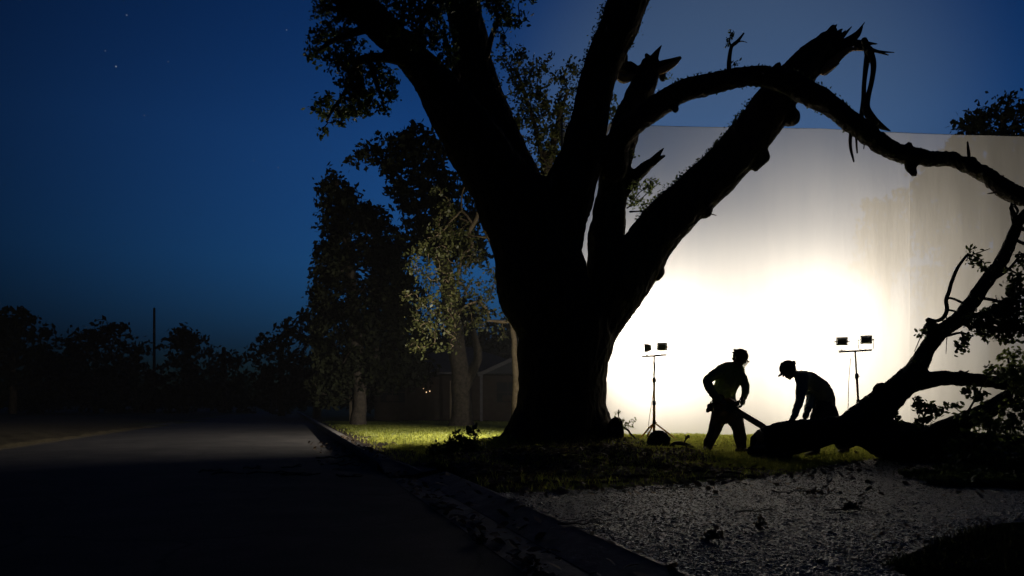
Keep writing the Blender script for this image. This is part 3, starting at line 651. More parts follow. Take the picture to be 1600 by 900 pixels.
fl('lip2', [(1225, 712, 14, 9.95), (1195, 714, 8, 9.95), (1178, 716, 5, 9.95)], 9.95, 10)
for px, py, r in ((1455, 515, 13), (1470, 520, 12), (1375, 650, 20), (1377, 610, 12)): g.ball(P(px, py, 10), r*10/F)
g.tube(*limb_pts([(1585, 345, 6), (1581, 330, 4.5), (1579, 318, 3)], 10.0, 3, .01), seg=8)
me = bark(remesh(g, .018, 1), amp=.013, freq=10, lump=.02, zs=1.0)
link('limb_wood', me, M['bark_fallen'], fal)
g = Geo()
for (px, py, r) in ((1186, 683, 12), (1182, 698, 8)): g.ball(P(px, py, 10.0), (r*.35*10/F, r*10/F*1.6, r*10/F))
g.tube(*limb_pts([(1192, 698, 4), (1184, 700, 4), (1180, 699, 3)], 9.9, 3), seg=6)
g.tube(*limb_pts([(1196, 714, 3), (1184, 717, 2.5), (1176, 718, 1.5)], 9.85, 3), seg=6)
link('cut_end', g.mesh(), M['wood'], fal)
# its twigs
g = Geo(); anch = []
for keys, Y in (([(1457, 514, 3.5), (1452, 503, 3.5), (1450, 499, 3.5), (1462, 501, 3), (1474, 496, 3.2), (1480, 484, 3), (1478, 470, 3), (1483, 455, 3), (1487, 440, 2.8), (1495, 420, 2.6), (1508, 402, 2), (1513, 396, 1.4)], 9.9),
                ([(1480, 466, 2), (1490, 468, 1.8), (1505, 474, 2)], 9.9), ([(1478, 484, 2), (1490, 486, 1.6), (1496, 488, 1.4)], 9.9), ([(1478, 470, 1), (1479, 520, .7), (1479, 552, .4)], 9.8),
                ([(1508, 402, 1.4), (1525, 396, 1.1), (1547, 388, .5)], 9.8), ([(1516, 398, 1.2), (1530, 404, 1), (1538, 412, .6)], 9.8), ([(1560, 405, 2), (1575, 420, 1.6), (1595, 430, 1.2)], 9.7),
                ([(1588, 375, 2.2), (1598, 380, 2.6), (1612, 386, 2.6)], 9.8), ([(1590, 352, 2), (1600, 358, 3), (1615, 362, 3)], 9.9), ([(1584, 320, 2), (1590, 330, 2), (1584, 340, 1.5)], 9.9),
                ([(1550, 440, 2.5), (1572, 425, 2), (1592, 402, 2)], 9.6), ([(1530, 465, 2.5), (1555, 470, 2.5), (1580, 480, 2), (1610, 485, 2)], 9.5), ([(1500, 505, 2.5), (1525, 512, 2), (1555, 510, 1.6)], 9.6),
                ([(1480, 525, 2.5), (1500, 520, 2), (1520, 525, 1.2)], 9.7), ([(1500, 580, 2.5), (1507, 582, 2), (1513, 579, 1)], 9.9), ([(1440, 670, 2.5), (1445, 650, 2), (1455, 630, 1.4)], 9.6),
                ([(1400, 655, 1.8), (1398, 648, 1.2), (1402, 640, .6)], 9.8), ([(1440, 625, 1.6), (1430, 640, 1)], 9.8), ([(1500, 660, 2), (1520, 630, 1.6), (1530, 612, 1.2), (1535, 602, 1)], 9.4),
                ([(1590, 640, 3), (1580, 590, 2), (1575, 560, 1.5)], 9.3), ([(1560, 660, 2.5), (1570, 620, 2), (1590, 580, 1.5)], 9.3), ([(1540, 600, 2), (1552, 575, 1.5), (1548, 572, 1)], 9.6),
                ([(1530, 700, 4, 9.4), (1500, 730, 3, 8.6), (1465, 758, 2, 8.0), (1450, 766, 1.2, 7.7)], 8.6), ([(1600, 700, 4, 9), (1570, 740, 3, 8), (1545, 760, 2, 7.4)], 8), ([(1620, 720, 4, 8.5), (1590, 770, 3, 7.2), (1500, 790, 2, 6.8)], 7.5)):
    p, r = limb_pts(keys, Y, 4, .012); g = Geo(); g.tube(p, r, seg=6); anch += p; link('twig', g.mesh(), M['bark_fallen'], fal)
bl1 = [(1582, 480, 20, 38, 9.4), (1560, 492, 26, 18, 9.5), (1590, 440, 14, 24, 9.5), (1545, 515, 26, 16, 9.5), (1575, 520, 24, 18, 9.4), (1520, 505, 18, 12, 9.6), (1512, 530, 8, 8, 9.6), (1500, 544, 12, 6, 9.6), (1535, 495, 14, 10, 9.6),
       (1522, 412, 9, 7, 9.8), (1518, 395, 6, 4, 9.8), (1540, 415, 6, 7, 9.8), (1596, 405, 10, 12, 9.6), (1440, 522, 5, 5, 9.9), (1595, 510, 12, 20, 9.3),
       (1453, 642, 16, 14, 9.5), (1432, 628, 10, 9, 9.6), (1402, 650, 8, 5, 9.7), (1442, 655, 12, 9, 9.5), (1445, 572, 5, 9, 9.9), (1548, 573, 8, 4, 9.6), (1515, 615, 12, 8, 9.4), (1535, 620, 12, 8, 9.4), (1490, 635, 8, 8, 9.5), (1500, 650, 8, 6, 9.4)]
L, Cc1 = clump_points(bl1, 9.5, .022, 5, 9, depth=.9)
link('crown', leaf_mesh(L, .075), M['leaf'], fal, smooth=False)
bl2 = [(1585, 560, 18, 16, 9.2), (1565, 585, 22, 12, 9.3), (1590, 590, 16, 16, 9.2), (1585, 640, 24, 20, 9.1), (1550, 665, 34, 12, 9.1), (1590, 670, 18, 16, 9.0), (1530, 650, 18, 10, 9.1), (1610, 610, 20, 40, 9.2)]
L, Cc2 = clump_points(bl2, 9.2, .020, 6, 8, depth=.9)
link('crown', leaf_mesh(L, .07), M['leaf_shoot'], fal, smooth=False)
bl3 = [(1545, 735, 60, 36, 8.2), (1510, 754, 40, 22, 7.8), (1595, 745, 45, 45, 7.8), (1520, 705, 40, 24, 8.8), (1445, 774, 26, 8, 7.4), (1560, 780, 60, 22, 7.0), (1500, 788, 60, 14, 6.8), (1600, 800, 40, 20, 6.6), (1640, 740, 60, 50, 7.5)]
L, Cc3 = clump_points(bl3, 8, .026, 9, 12, depth=1.0)
L[:, 2] = np.maximum(L[:, 2], .075+RNG.uniform(0, .05, len(L)))
link('crown', leaf_mesh(L, .08), M['leaf'], fal, smooth=False)
Cc3[:, 2] = np.maximum(Cc3[:, 2], .09)
g = Geo(); twigs(g, np.concatenate([Cc1, Cc2, Cc3]), anch, r=.006, frac=.5, maxn=650)
props(link('twiglets', g.mesh(), M['bark_fallen'], fal), kind='stuff')

# ------------------------------------------------------------------ backdrop sheet
SY = 18.75
bd = empty('fabric_backdrop', (7.5, SY, 0), 'tall white fabric backdrop glowing behind the two workers', 'backdrop')
def sheet(x0, x1, zt, y0, m, name):
    nxs, nzs = int((x1-x0)*10), 60
    uu = np.linspace(x0, x1, nxs); vv = np.linspace(0, 1, nzs); A, B = np.meshgrid(uu, vv)
    top = zt(A); zz = .05+(top-.05)*B
    yyv = y0+.03*np.sin(A*2.1+.6*np.sin(A*.9))*(.4+.6*(1-B))+.006*np.sin(A*6.3+1.2*np.sin(zz))*(1-.4*B)+.012*np.sin(zz*2.3+A)
    i_ = (np.arange(nzs-1)[:, None]*nxs+np.arange(nxs-1)[None]).ravel()
    return link(name, np_mesh(name, np.stack([A.ravel(), yyv.ravel(), zz.ravel()], 1), np.stack([i_, i_+1, i_+nxs+1, i_+nxs], 1)), m, bd)
XS = (1422-800)/F*SY
ztop = lambda x: 7.72-.03*(x-1.2)-.05*np.abs(np.sin(x*.42))
sheet(1.25, XS, ztop, SY, M['sheet'], 'sheet')
sheet(XS-.015, 13.6, ztop, SY+.006, M['sheet_thin'], 'sheet')
for x in (1.22, 13.63):
    g = Geo(); g.tube([(x, SY+.06, -.1), (x, SY+.06, 7.75)], .03, seg=10); link('pole', g.mesh(), M['pole_grey'], bd)
g = Geo(); g.tube([(x, SY+.03, float(ztop(np.array(x)))+.01) for x in np.linspace(1.2, 13.63, 40)], .006, seg=6); link('cable', g.mesh(), M['pole_grey'], bd)

# night air: one closed box of even, thin haze round the whole scene
hb = Geo(); hb.box((0, 45, 9), (240, 150, 24)); hz = link('haze', hb.mesh(), None, smooth=False); props(hz, kind='stuff')
hm = bpy.data.materials.new('damp_night_air'); hm.use_nodes = True; ht = hm.node_tree; ht.nodes.clear()
ho = N(ht, 'ShaderNodeOutputMaterial'); hv = N(ht, 'ShaderNodeVolumePrincipled'); hv.inputs['Density'].default_value = HAZE; hv.inputs['Color'].default_value = (.9, .93, 1, 1); hv.inputs['Anisotropy'].default_value = .2
ht.links.new(hv.outputs[0], ho.inputs['Volume']); hz.data.materials.append(hm)

# ------------------------------------------------------------------ floodlight stands
def flood_stand(label, base, joints, bar, heads, legs, mats, Y, yaw, cable):
    """all numbers are photo pixels at distance Y"""
    root = empty('floodlight_stand', P(base[0], base[1], Y), label, 'work light', 'work lights on tripods')
    root.location.z = float(HT(root.location.x, Y)); mpp = Y/F
    top = P(bar[0], bar[1], Y); foot = Vector((root.location.x, Y, root.location.z+.10))
    hub = P(joints[2][0], joints[2][1], Y); j1 = P(*joints[0], Y); j2 = P(*joints[1], Y)
    g = Geo(); g.tube([j1, top], .017, seg=10); link('upper_pole', g.mesh(), mats[0], root)
    g = Geo(); g.tube([foot, j2], .030, seg=12); g.tube([j2, j1], .023, seg=12); link('pole', g.mesh(), mats[1], root)
    for q in (j1, j2, hub):
        g = Geo(); g.tube([q-Vector((0, 0, .025)), q+Vector((0, 0, .025))], .038, seg=10); g.tube([q, q+Vector((.05, -.02, 0))], .008, seg=6)
        link('clamp', g.mesh(), M['black_plastic'], root)
    for lx, ly in legs:                                             # three legs with braces
        e = Vector((root.location.x+lx, Y+ly, 0)); e.z = float(HT(e.x, e.y))+.01
        g = Geo(); g.tube([hub, e], .017, seg=8); mid = hub.lerp(e, .62); g.tube([mid, Vector((foot.x, foot.y, foot.z+.06))], .007, seg=6)
        link('leg', g.mesh(), mats[1], root)
    bx = Vector((math.cos(yaw), math.sin(yaw), 0)); bl = bar[2]*mpp/2/max(abs(math.cos(yaw)), .3)
    tilt = bar[3]
    g = Geo(); g.tube([top-bx*bl-Vector((0, 0, tilt)), top+bx*bl+Vector((0, 0, tilt))], .018, seg=8); link('crossbar', g.mesh(), mats[0], root)
    fwd = Vector((-math.sin(yaw), math.cos(yaw), 0))
    for (hx, hy, w, h, hyaw, pw, sprd) in heads:
        bx = Vector((math.cos(hyaw), math.sin(hyaw), 0)); fwd = Vector((-math.sin(hyaw), math.cos(hyaw), 0))
        c = P(hx, hy, Y); w_, h_ = w*mpp, h*mpp
        R = Matrix((bx, fwd, Vector((0, 0, 1)))).transposed().to_4x4() @ Matrix.Rotation(math.radians(9 if pw < 1.5 else -2), 4, 'X')
        g = Geo(); Vv = []
        for y_, sx, sz in ((-.085, .62, .58), (-.045, .82, .80), (.03, .94, .94), (.045, 1.0, 1.0), (.062, 1.0, 1.0)):   # rear taper to the front frame
            Vv += [(-w_/2*sx, y_, -h_/2*sz), (w_/2*sx, y_, -h_/2*sz), (w_/2*sx, y_, h_/2*sz), (-w_/2*sx, y_, h_/2*sz)]
        Fv = [(0, 3, 2, 1)]+[(i*4+k, i*4+(k+1) % 4, i*4+4+(k+1) % 4, i*4+4+k) for i in range(4) for k in range(4)]
        Fv.append((16, 17, 18, 19))
        g.add([R @ Vector(v)+c for v in Vv], Fv)
        for k in range(7):                                          # cooling ribs
            x_ = (-.42+.14*k)*w_*.8; g.box(R @ Vector((x_, -.075, 0))+c, (.006, .03, h_*.62), R.to_3x3().to_4x4())
        for s_ in (-1, 1): g.tube([R @ Vector((s_*w_*.5, 0, 0))+c, R @ Vector((s_*(w_*.5+.025), 0, 0))+c], .012, seg=8)
        hd = link('lamp_head', g.mesh(), M['lamp_case'], root, smooth=False)
        g = Geo(); g.box(R @ Vector((0, .064, 0))+c, (w_*.86, .004, h_*.84), R.to_3x3().to_4x4()); link('lamp_glass', g.mesh(), M['lamp_glass'], hd)
        g = Geo(); z0 = top.z-c.z; s_ = w_*.5+.02
        yk = [R @ Vector((-s_, 0, 0))+c, c+bx*(-s_)+Vector((0, 0, z0*.8)), c+Vector((0, 0, z0+.012))-bx*.05, c+Vector((0, 0, z0+.012))+bx*.05, c+bx*s_+Vector((0, 0, z0*.8)), R @ Vector((s_, 0, 0))+c]
        g.tube(yk, .006, seg=6); g.ball(c+Vector((0, 0, z0+.02)), .018, 8, 6); link('yoke', g.mesh(), M['pole_grey'], hd)
        ld = bpy.data.lights.new('floodlight', 'AREA'); ld.shape = 'RECTANGLE'; ld.size = w_*.86; ld.size_y = h_*.84; ld.energy = LAMP_POWER*pw; ld.color = LAMP_COL; ld.spread = math.radians(sprd)
        lo = bpy.data.objects.new('floodlight', ld); C.objects.link(lo); lo.parent = hd
        Rl = R.to_3x3() @ Matrix.Rotation(math.radians(90), 3, 'X')                                                   # -Z of the lamp -> +fwd
        lo.matrix_local = Matrix.Translation(R @ Vector((0, .078, 0))+c-parent_world(hd)) @ Rl.to_4x4()
    g = Geo(); g.tube([p for p in limb_pts([(a, b, 1) for a, b in cable], Y-.05, 5)[0]], .007, seg=5); link('cable', g.mesh(), M['black_plastic'], root)
    return root
flood_stand('work light stand on an orange tripod beside the oak trunk', (1022, 690), [(1022, 594), (1022, 630), (1022, 660)], (1022, 556, 34, .012),
            [(1011, 543.5, 17, 12.5, math.radians(78), 1.95, 112), (1034.5, 542, 16, 12.5, math.radians(-14), .92, 138)], [(-.30, .05), (.46, -.1), (-.1, .35)], (M['pole_grey'], M['pole_yellow']), 16.4, math.radians(-24), [(1024, 566), (1021, 610), (1015, 650), (1011, 682), (1004, 690)])
flood_stand('work light stand with a red pole behind the fallen limb', (1343.5, 692), [(1338.7, 588), (1341, 628), (1342, 655)], (1336, 548.5, 51, .02),
            [(1315.5, 533.5, 17, 13, math.radians(-22), .50, 138), (1353, 531, 18, 13, math.radians(-24), .58, 138)], [(-.40, -.05), (.40, -.1), (.05, .4)], (M['pole_grey'], M['pole_red']), 15.6, math.radians(3), [(1329, 560), (1326, 600), (1325, 640), (1322, 680), (1315, 694)])

# ------------------------------------------------------------------ people
def person(label, Y0, segs, segments_cloth, extras):
    pass
def body_geo(geo, segs, Y0, grow=0.0, scale=1.0):
    for keys, ky in segs:
        pts, rad = limb_pts([k if len(k) == 4 else tuple(k)+(Y0,) for k in keys], Y0, 4)
        geo.tube(pts, [r*scale+grow for r in rad], seg=14, ky=ky)
def hand(geo, wrist, tip, Y, curl=Vector((0, 0, -1)), s=1.0, side=Vector((0, 1, 0))):
    """palm, four unequal curled fingers and a thumb from the palm's side; wrist/tip are points"""
    d = (tip-wrist).normalized(); pal = wrist+d*.05*s; side = side.normalized()
    geo.tube([wrist, pal, wrist+d*.085*s], [.026*s, .036*s, .036*s], seg=10, ky=1.0)
    for i, (o, l) in enumerate(((-.030, .062), (-.010, .072), (.010, .068), (.029, .052))):
        a = wrist+d*.075*s+side*o*s; b = a+d*l*.5*s+curl*.010*s; c = b+(d*.35+curl).normalized()*l*.5*s
        geo.tube([a, b, c], [.0105*s, .0100*s, .0085*s], seg=8)
    a = wrist+d*.03*s-side*.028*s; b = a-side*.028*s+d*.022*s+curl*.01*s; c = b+(d+curl*.8).normalized()*.032*s
    geo.tube([a, b, c], [.013*s, .0115*s, .0095*s], seg=8)
def head_geo(geo, c, fdir, r, updir):
    """skull, jaw, nose, brow, ears, lips around centre c; fdir = facing"""
    side = fdir.cross(updir).normalized()
    R = Matrix((fdir, -side, updir)).transposed()
    W = lambda x, y, z: c+R @ Vector((x*r, y*r, z*r))
    geo.ball(W(-.08, 0, .25), (r*.98, r*.78, r*.85), 16, 12, R)
    geo.ball(W(.18, 0, -.35), (r*.66, r*.6, r*.72), 14, 10, R)
    geo.tube([W(-.25, 0, -.5), W(.45, 0, -.88)], [r*.45, r*.24], seg=10)          # jaw and chin
    geo.tube([W(.78, 0, .12), W(1.02, 0, -.16)], [r*.09, r*.13], seg=8)            # nose
    geo.tube([W(.74, -.28, .2), W(.84, 0, .18), W(.74, .28, .2)], [r*.09]*3, seg=8)  # brow
    geo.tube([W(.80, -.12, -.46), W(.85, 0, -.46), W(.80, .12, -.46)], [r*.06]*3, seg=8)
    geo.tube([W(.78, -.1, -.57), W(.82, 0, -.58), W(.78, .1, -.57)], [r*.06]*3, seg=8)
    for s in (-1, 1): geo.ball(W(-.1, s*.78, -.05), (r*.2, r*.08, r*.27), 10, 8, R)
    return W, R
def boot(geo, ankle, toe_dir, L=.27, flex=0.0):
    d = toe_dir.normalized(); sole = ankle+Vector((0, 0, -.075))
    geo.tube([ankle+Vector((0, 0, .07)), ankle, ankle+Vector((0, 0, -.03))], [.058, .056, .055], seg=12)
    geo.tube([sole-d*.045, sole+d*.06, sole+d*(L-.12)+Vector((0, 0, -.008)), sole+d*(L-.09)+Vector((0, 0, -.012))], [.050, .050, .044, .038], seg=12)
def make_person(label, Y0, body, clothed, shirt, trousers, boots_, head, hands, mats, loc):
    root = empty('person', loc, label, 'person')
    g = Geo(); body_geo(g, body, Y0, -.012); c, fd, r, ud = head; W, R = head_geo(g, c, fd, r, ud)
    for h in hands: hand(g, *h)
    me = remesh(g, .0075, 2); b = link('body', me, M['skin'], root)
    for s in (-1, 1):
        g = Geo(); g.ball(W(.80, s*.27, .02), r*.07, 8, 6); link('eye', g.mesh(), M['black_plastic'], b)
    g = Geo(); g.ball(W(-.2, 0, .18), (r*.93, r*.84, r*.80), 14, 10, R); g.tube([W(-.6, 0, -.1), W(-.68, 0, -.42)], [r*.38, r*.26], seg=10)
    link('hair', g.mesh(), M['hair'], root)
    def cloth(name, segs, m, grow, vox=.010, rip=.012, fr=9):
        g = Geo(); body_geo(g, segs, Y0, grow); me = remesh(g, vox, 3)
        for v in me.vertices:
            n_ = noise.noise(v.co*fr)*rip+noise.noise(v.co*fr*2.7)*rip*.35; v.co += v.normal*n_
        me.update(); return link(name, me, m, root)
    cloth('shirt', shirt, mats['shirt'], .004); cloth('trousers', trousers, mats['trousers'], .006, rip=.016)
    for a, d in boots_:
        g = Geo(); boot(g, a, d); link('boot', remesh(g, .008, 2), M['boots'], root)
    return root, W, R

# the sawyer -----------------------------------------------------------
Y1 = 11.9
torso1 = [([(1148, 577, 9), (1143, 584, 17), (1139, 592, 20), (1134, 606, 18), (1131, 620, 18), (1133, 634, 19), (1134, 643, 18)], .62)]
sh1 = [([(1128, 580, 11), (1142, 577, 12), (1154, 580, 10)], .7)]
armL = [([(1125, 581, 9.5, 11.75), (1113, 588, 8, 11.65), (1105.5, 595, 6.8, 11.55), (1109, 606, 6.6, 11.45), (1116, 617, 5.6, 11.4), (1123, 625, 4.5, 11.35)], 1)]
armR = [([(1154, 583, 9, 11.95), (1160, 593, 7.3, 11.8), (1164.5, 603, 6.2, 11.65), (1164.5, 613, 5.6, 11.5), (1162, 621, 4.4, 11.42)], 1)]
neck1 = [([(1150, 575, 6.5), (1153, 567, 6)], 1)]
legL = [([(1127, 642, 13.5), (1122, 655, 12), (1117, 671, 9.6), (1111, 686, 8), (1106, 700, 6.5)], .95)]
legR = [([(1143, 643, 13.5), (1149, 656, 12, 11.8), (1154, 671, 9.8, 11.7), (1157, 686, 8.3, 11.7), (1158.5, 701, 6.8, 11.75)], .95)]
hc = P(1156, 560, Y1)
fd = Vector((.80, -.30, -.52)).normalized(); ud = Vector((.45, -.15, .88)); ud = (ud-fd*ud.dot(fd)).normalized()
aL = P(1105, 703, Y1); aL.z = .045+.10; aR = P(1158, 703, 11.75); aR.z = .045+.10
rh_w = P(1162, 621, 11.42); lh_w = P(1123, 625, 11.35)
man1, W, R = make_person('person in olive shirt and visored hard hat lowering a chainsaw onto the log', Y1, torso1+sh1+neck1+armL+armR+legL+legR, None,
    torso1+sh1+armL+armR, legL+legR+[([(1133, 630, 18), (1134, 644, 17.5)], .66)], [(aL, Vector((-.45, -.9, 0))), (aR, Vector((.75, -.6, 0)))],
    (hc, fd, .113, ud), [(rh_w, P(1160, 631, 11.40), Y1, Vector((-.7, 0, -.3)), 1.05, Vector((.3, 1, 0))), (lh_w, P(1131, 630, 11.33), Y1, Vector((.2, 0, -1)), 1.05, Vector((0, 1, .2)))],
    dict(shirt=M['green_shirt'], trousers=M['trousers']), (P(1132, 700, Y1).x, Y1, .045))
def hard_hat(W, R, r, parent, m, peak=.35, extras=True):
    g = Geo(); n_, k_ = 9, 20; V = []
    for i in range(n_):
        th = i/(n_-1)*PI/2; rr = math.cos(th)**.93 if i < n_-1 else .02
        for k in range(k_):
            a = 2*PI*k/k_; V.append(W(1.10*rr*math.cos(a)-.10, .95*rr*math.sin(a), .30+1.02*math.sin(th)))
    F_ = [(i*k_+k, i*k_+(k+1) % k_, (i+1)*k_+(k+1) % k_, (i+1)*k_+k) for i in range(n_-1) for k in range(k_)]
    V.append(W(-.1, 0, 1.33)); F_ += [((n_-1)*k_+k, (n_-1)*k_+(k+1) % k_, len(V)-1) for k in range(k_)]
    g.add(V, F_)
    V = []                                                            # brim with a peak
    for ring in range(3):
        for k in range(k_):
            a = 2*PI*k/k_; front = max(0, math.cos(a))**2
            e = (0, .13, .15)[ring]+(0, peak, peak)[ring]*front; V.append(W((1.10+e)*math.cos(a)-.10, (.95+e*.7)*math.sin(a), .30-(0, .05, .10)[ring]-front*.05*ring))
    F_ = [(i*k_+k, (i+1)*k_+k, (i+1)*k_+(k+1) % k_, i*k_+(k+1) % k_) for i in range(2) for k in range(k_)]
    g.add(V, F_)
    g.tube([W(-1.0, 0, .4), W(-.4, 0, 1.22), W(.2, 0, 1.30), W(.8, 0, .85)], [.008, .012, .012, .006], seg=6)
    h = link('hard_hat', g.mesh(), m, parent); s = h.modifiers.new('s', 'SOLIDIFY'); s.thickness = .004; return h
hh = hard_hat(W, R, .113, man1, M['helmet'], peak=.22)
g = Geo(); V = []
for i in range(6):
    for k in range(11):
        a = math.radians(-70+14*k); q = 1.28-.02*i; V.append(W(q*math.cos(a)+.02, q*.82*math.sin(a), .18-.20*i))
g.add(V, [(i*11+k, i*11+k+1, (i+1)*11+k+1, (i+1)*11+k) for i in range(5) for k in range(10)])
vz = link('visor', g.mesh(), M['visor'], hh)
g = Geo(); g.tube([W(1.3*math.cos(math.radians(a))+.02, 1.07*math.sin(math.radians(a)), .20) for a in range(-75, 80, 15)], .010, seg=6)
g.tube([W(1.2*math.cos(math.radians(a))+.02, .98*math.sin(math.radians(a)), -.82) for a in range(-70, 75, 14)], .004, seg=6)
g.tube([W(-1.0, 0, .72), W(-1.24, 0, .64)], .018, seg=8); g.tube([W(-1.0, 0, .38), W(-1.20, .1, .25)], .014, seg=8)
link('visor_frame', g.mesh(), M['black_plastic'], hh)
for s_ in (-1, 1):
    g = Geo(); g.ball(W(-.1, s_*.98, -.02), (.045, .03, .05), 12, 8, R); link('ear_muff', g.mesh(), M['black_plastic'], hh)
g = Geo(); bc = P(1132.5, 630, Y1)
g.tube([bc+Vector((.195*math.cos(a), .135*math.sin(a), .01*math.cos(a))) for a in np.linspace(0, 2*PI, 24)], .018, seg=6, caps=False); link('belt', g.mesh(), M['belt'], man1)
g = Geo(); q = P(1109, 637, 11.85); g.box(q, (.07, .09, .12), bev=.012); g.box(q+Vector((-.03, 0, -.04)), (.05, .05, .07), bev=.01); g.tube([q+Vector((0, 0, .03)), q+Vector((.02, 0, .09))], .012, seg=6)
link('pouch', g.mesh(), M['belt'], man1)

# chainsaw ---------------------------------------------------------------
A0, A1 = P(1148, 640, 11.35), P(1197, 669.5, 10.9)
saw = empty('chainsaw', A0, 'chainsaw with a long bar reaching down onto the sawn log end', 'chainsaw')
ax = (A1-A0).normalized(); sy = ax.cross(Vector((0, 0, 1))).normalized(); sz = sy.cross(ax).normalized()
SR = Matrix((ax, -sy, sz)).transposed().to_4x4(); BL = (A1-A0).length
S = lambda x, y, z: A0+SR.to_3x3() @ Vector((x, y, z))
def sgeo(): return Geo()
g = Geo(); g.box(S(-.13, 0, .015), (.25, .13, .12), SR, .025); g.box(S(-.10, 0, .085), (.17, .11, .06), SR, .02); g.box(S(-.26, 0, .0), (.08, .10, .09), SR, .02)
link('engine_housing', g.mesh(), M['saw_case'], saw, smooth=False)
g = Geo(); g.box(S(-.06, -.075, -.005), (.17, .03, .10), SR, .012); g.box(S(-.20, -.072, .03), (.08, .02, .07), SR, .008); link('side_cover', g.mesh(), M['saw_grey'], saw, smooth=False)
out_l = [(-.08, -.036), (BL-.04, -.036)]+[(BL-.04+.038*math.sin(a), -.038*math.cos(a)) for a in np.linspace(.2, PI-.2, 9)]+[(BL-.04, .036), (-.08, .036)]
g = Geo(); g.disc_prism(out_l, -.004, .004); g.v = [tuple(S(*v)) for v in g.v]; link('guide_bar', g.mesh(), M['steel'], saw, smooth=False)
g = Geo(); loop = out_l+[out_l[0]]
pathc = [S(x, 0, z) for x, z in [(a*1.0, b*1.08) for a, b in loop]]; g.tube(pathc, .0065, seg=6, caps=False)
for i in range(60):
    t = i/60*(BL-.05); 
    for zz in (-.043, .043): g.box(S(t, 0, zz), (.010, .008, .007), SR)
link('chain', g.mesh(), M['black_plastic'], saw, smooth=False)
g = Geo(); g.tube([S(-.06, -.085, -.02), S(-.02, -.09, .08)]+[S(.055+.078*math.cos(a), -.06*math.cos(a), .148+.072*math.sin(a)) for a in np.linspace(PI*1.05, -PI*.85, 14)]+[S(-.06, .085, .0)], .012, seg=8); link('front_handle', g.mesh(), M['black_plastic'], saw)
g = Geo(); g.tube([S(.02, -.06, .06), S(.055, -.07, .13), S(.075, -.05, .165), S(.075, .05, .165), S(.055, .07, .13)], .010, seg=8); link('hand_guard', g.mesh(), M['black_plastic'], saw)
g = Geo(); g.tube([S(-.24, 0, .06), S(-.30, 0, .085), S(-.38, 0, .06), S(-.41, 0, .0), S(-.36, 0, -.045), S(-.26, 0, -.045)], .017, seg=8); link('rear_handle', g.mesh(), M['black_plastic'], saw)

# the helper -------------------------------------------------------------
Y2 = 10.9
torso2 = [([(1250, 588, 9), (1256, 593, 14.5), (1268, 600, 17), (1279, 609, 17.5), (1286, 620, 17), (1288, 632, 16.5), (1288, 642, 15.5)], .78)]
sh2 = [([(1254, 592, 11, 10.65), (1257, 592, 12), (1262, 594, 10, 11.15)], 1)]
neck2 = [([(1249, 588, 8), (1241, 583, 7)], 1)]
arm2a = [([(1254, 596, 9.5, 10.6), (1252, 612, 7.8, 10.45), (1249, 628, 6.4, 10.3), (1244, 642, 5.4, 10.2), (1239.5, 652, 4.4, 10.12)], 1)]
arm2b = [([(1263, 602, 9, 11.1), (1267, 617, 7.2, 10.95), (1265.5, 629, 6, 10.7), (1263, 637, 5.2, 10.45), (1261.5, 643, 4.3, 10.28)], 1)]
leg2a = [([(1284, 638, 14, 10.85), (1279, 656, 12, 10.75), (1276, 675, 9.6, 10.75), (1274, 692, 8.2, 10.8), (1273, 708, 6.8, 10.8)], .95)]
leg2b = [([(1292, 640, 14, 11.0), (1299, 660, 12, 11.0), (1306, 680, 9.6, 11.1), (1314, 694, 8, 11.25), (1320, 703, 6.6, 11.3)], .95)]
hc2 = P(1232, 579, Y2); fd2 = Vector((-.80, -.10, -.60)).normalized(); ud2 = Vector((-.55, 0, .83)); ud2 = (ud2-fd2*ud2.dot(fd2)).normalized()
a2 = P(1273, 708, 10.8); a2.z = .15; b2 = P(1319, 704, 11.25); b2.z = .19
man2, W2, R2 = make_person('person in grey shirt and backwards-tilted hard hat bending with hands on the log', Y2, torso2+sh2+neck2+arm2a+arm2b+leg2a+leg2b, None, torso2+sh2+arm2a+arm2b,
    leg2a+leg2b+[([(1287, 628, 16.5), (1288, 642, 16)], .8)], [(a2, Vector((-.8, -.5, 0))), (b2, Vector((-.8, -.35, -.45)))], (hc2, fd2, .110, ud2),
    [(P(1239.5, 652, 10.12), P(1235, 662, 10.05), Y2, Vector((-.6, 0, -.3)), 1.05, Vector((.2, 1, 0))), (P(1261.5, 643, 10.28), P(1258, 652, 10.2), Y2, Vector((-.5, 0, -.6)), 1.05, Vector((.2, 1, 0)))],
    dict(shirt=M['grey_shirt'], trousers=M['dark_trousers']), (P(1285, 700, Y2).x, Y2, .045))
hat2 = hard_hat(W2, R2, .110, man2, M['helmet_b'], peak=.40)
g = Geo(); g.tube([W2(-1.05, 0, .5), W2(-1.30, 0, .42)], .022, seg=8); link('ratchet_knob', g.mesh(), M['black_plastic'], hat2)
for i, (pw, pt) in enumerate(((P(1261.5, 643, 10.28), P(1258, 652, 10.2)),)):
    g = Geo(); hand(g, pw, pt, Y2, Vector((-.5, 0, -.6)), 1.22, Vector((.2, 1, 0))); g.tube([pw-(pt-pw).normalized()*.05, pw], [.042, .036], seg=10)
    link('glove', remesh(g, .007, 1), M['glove'], man2)

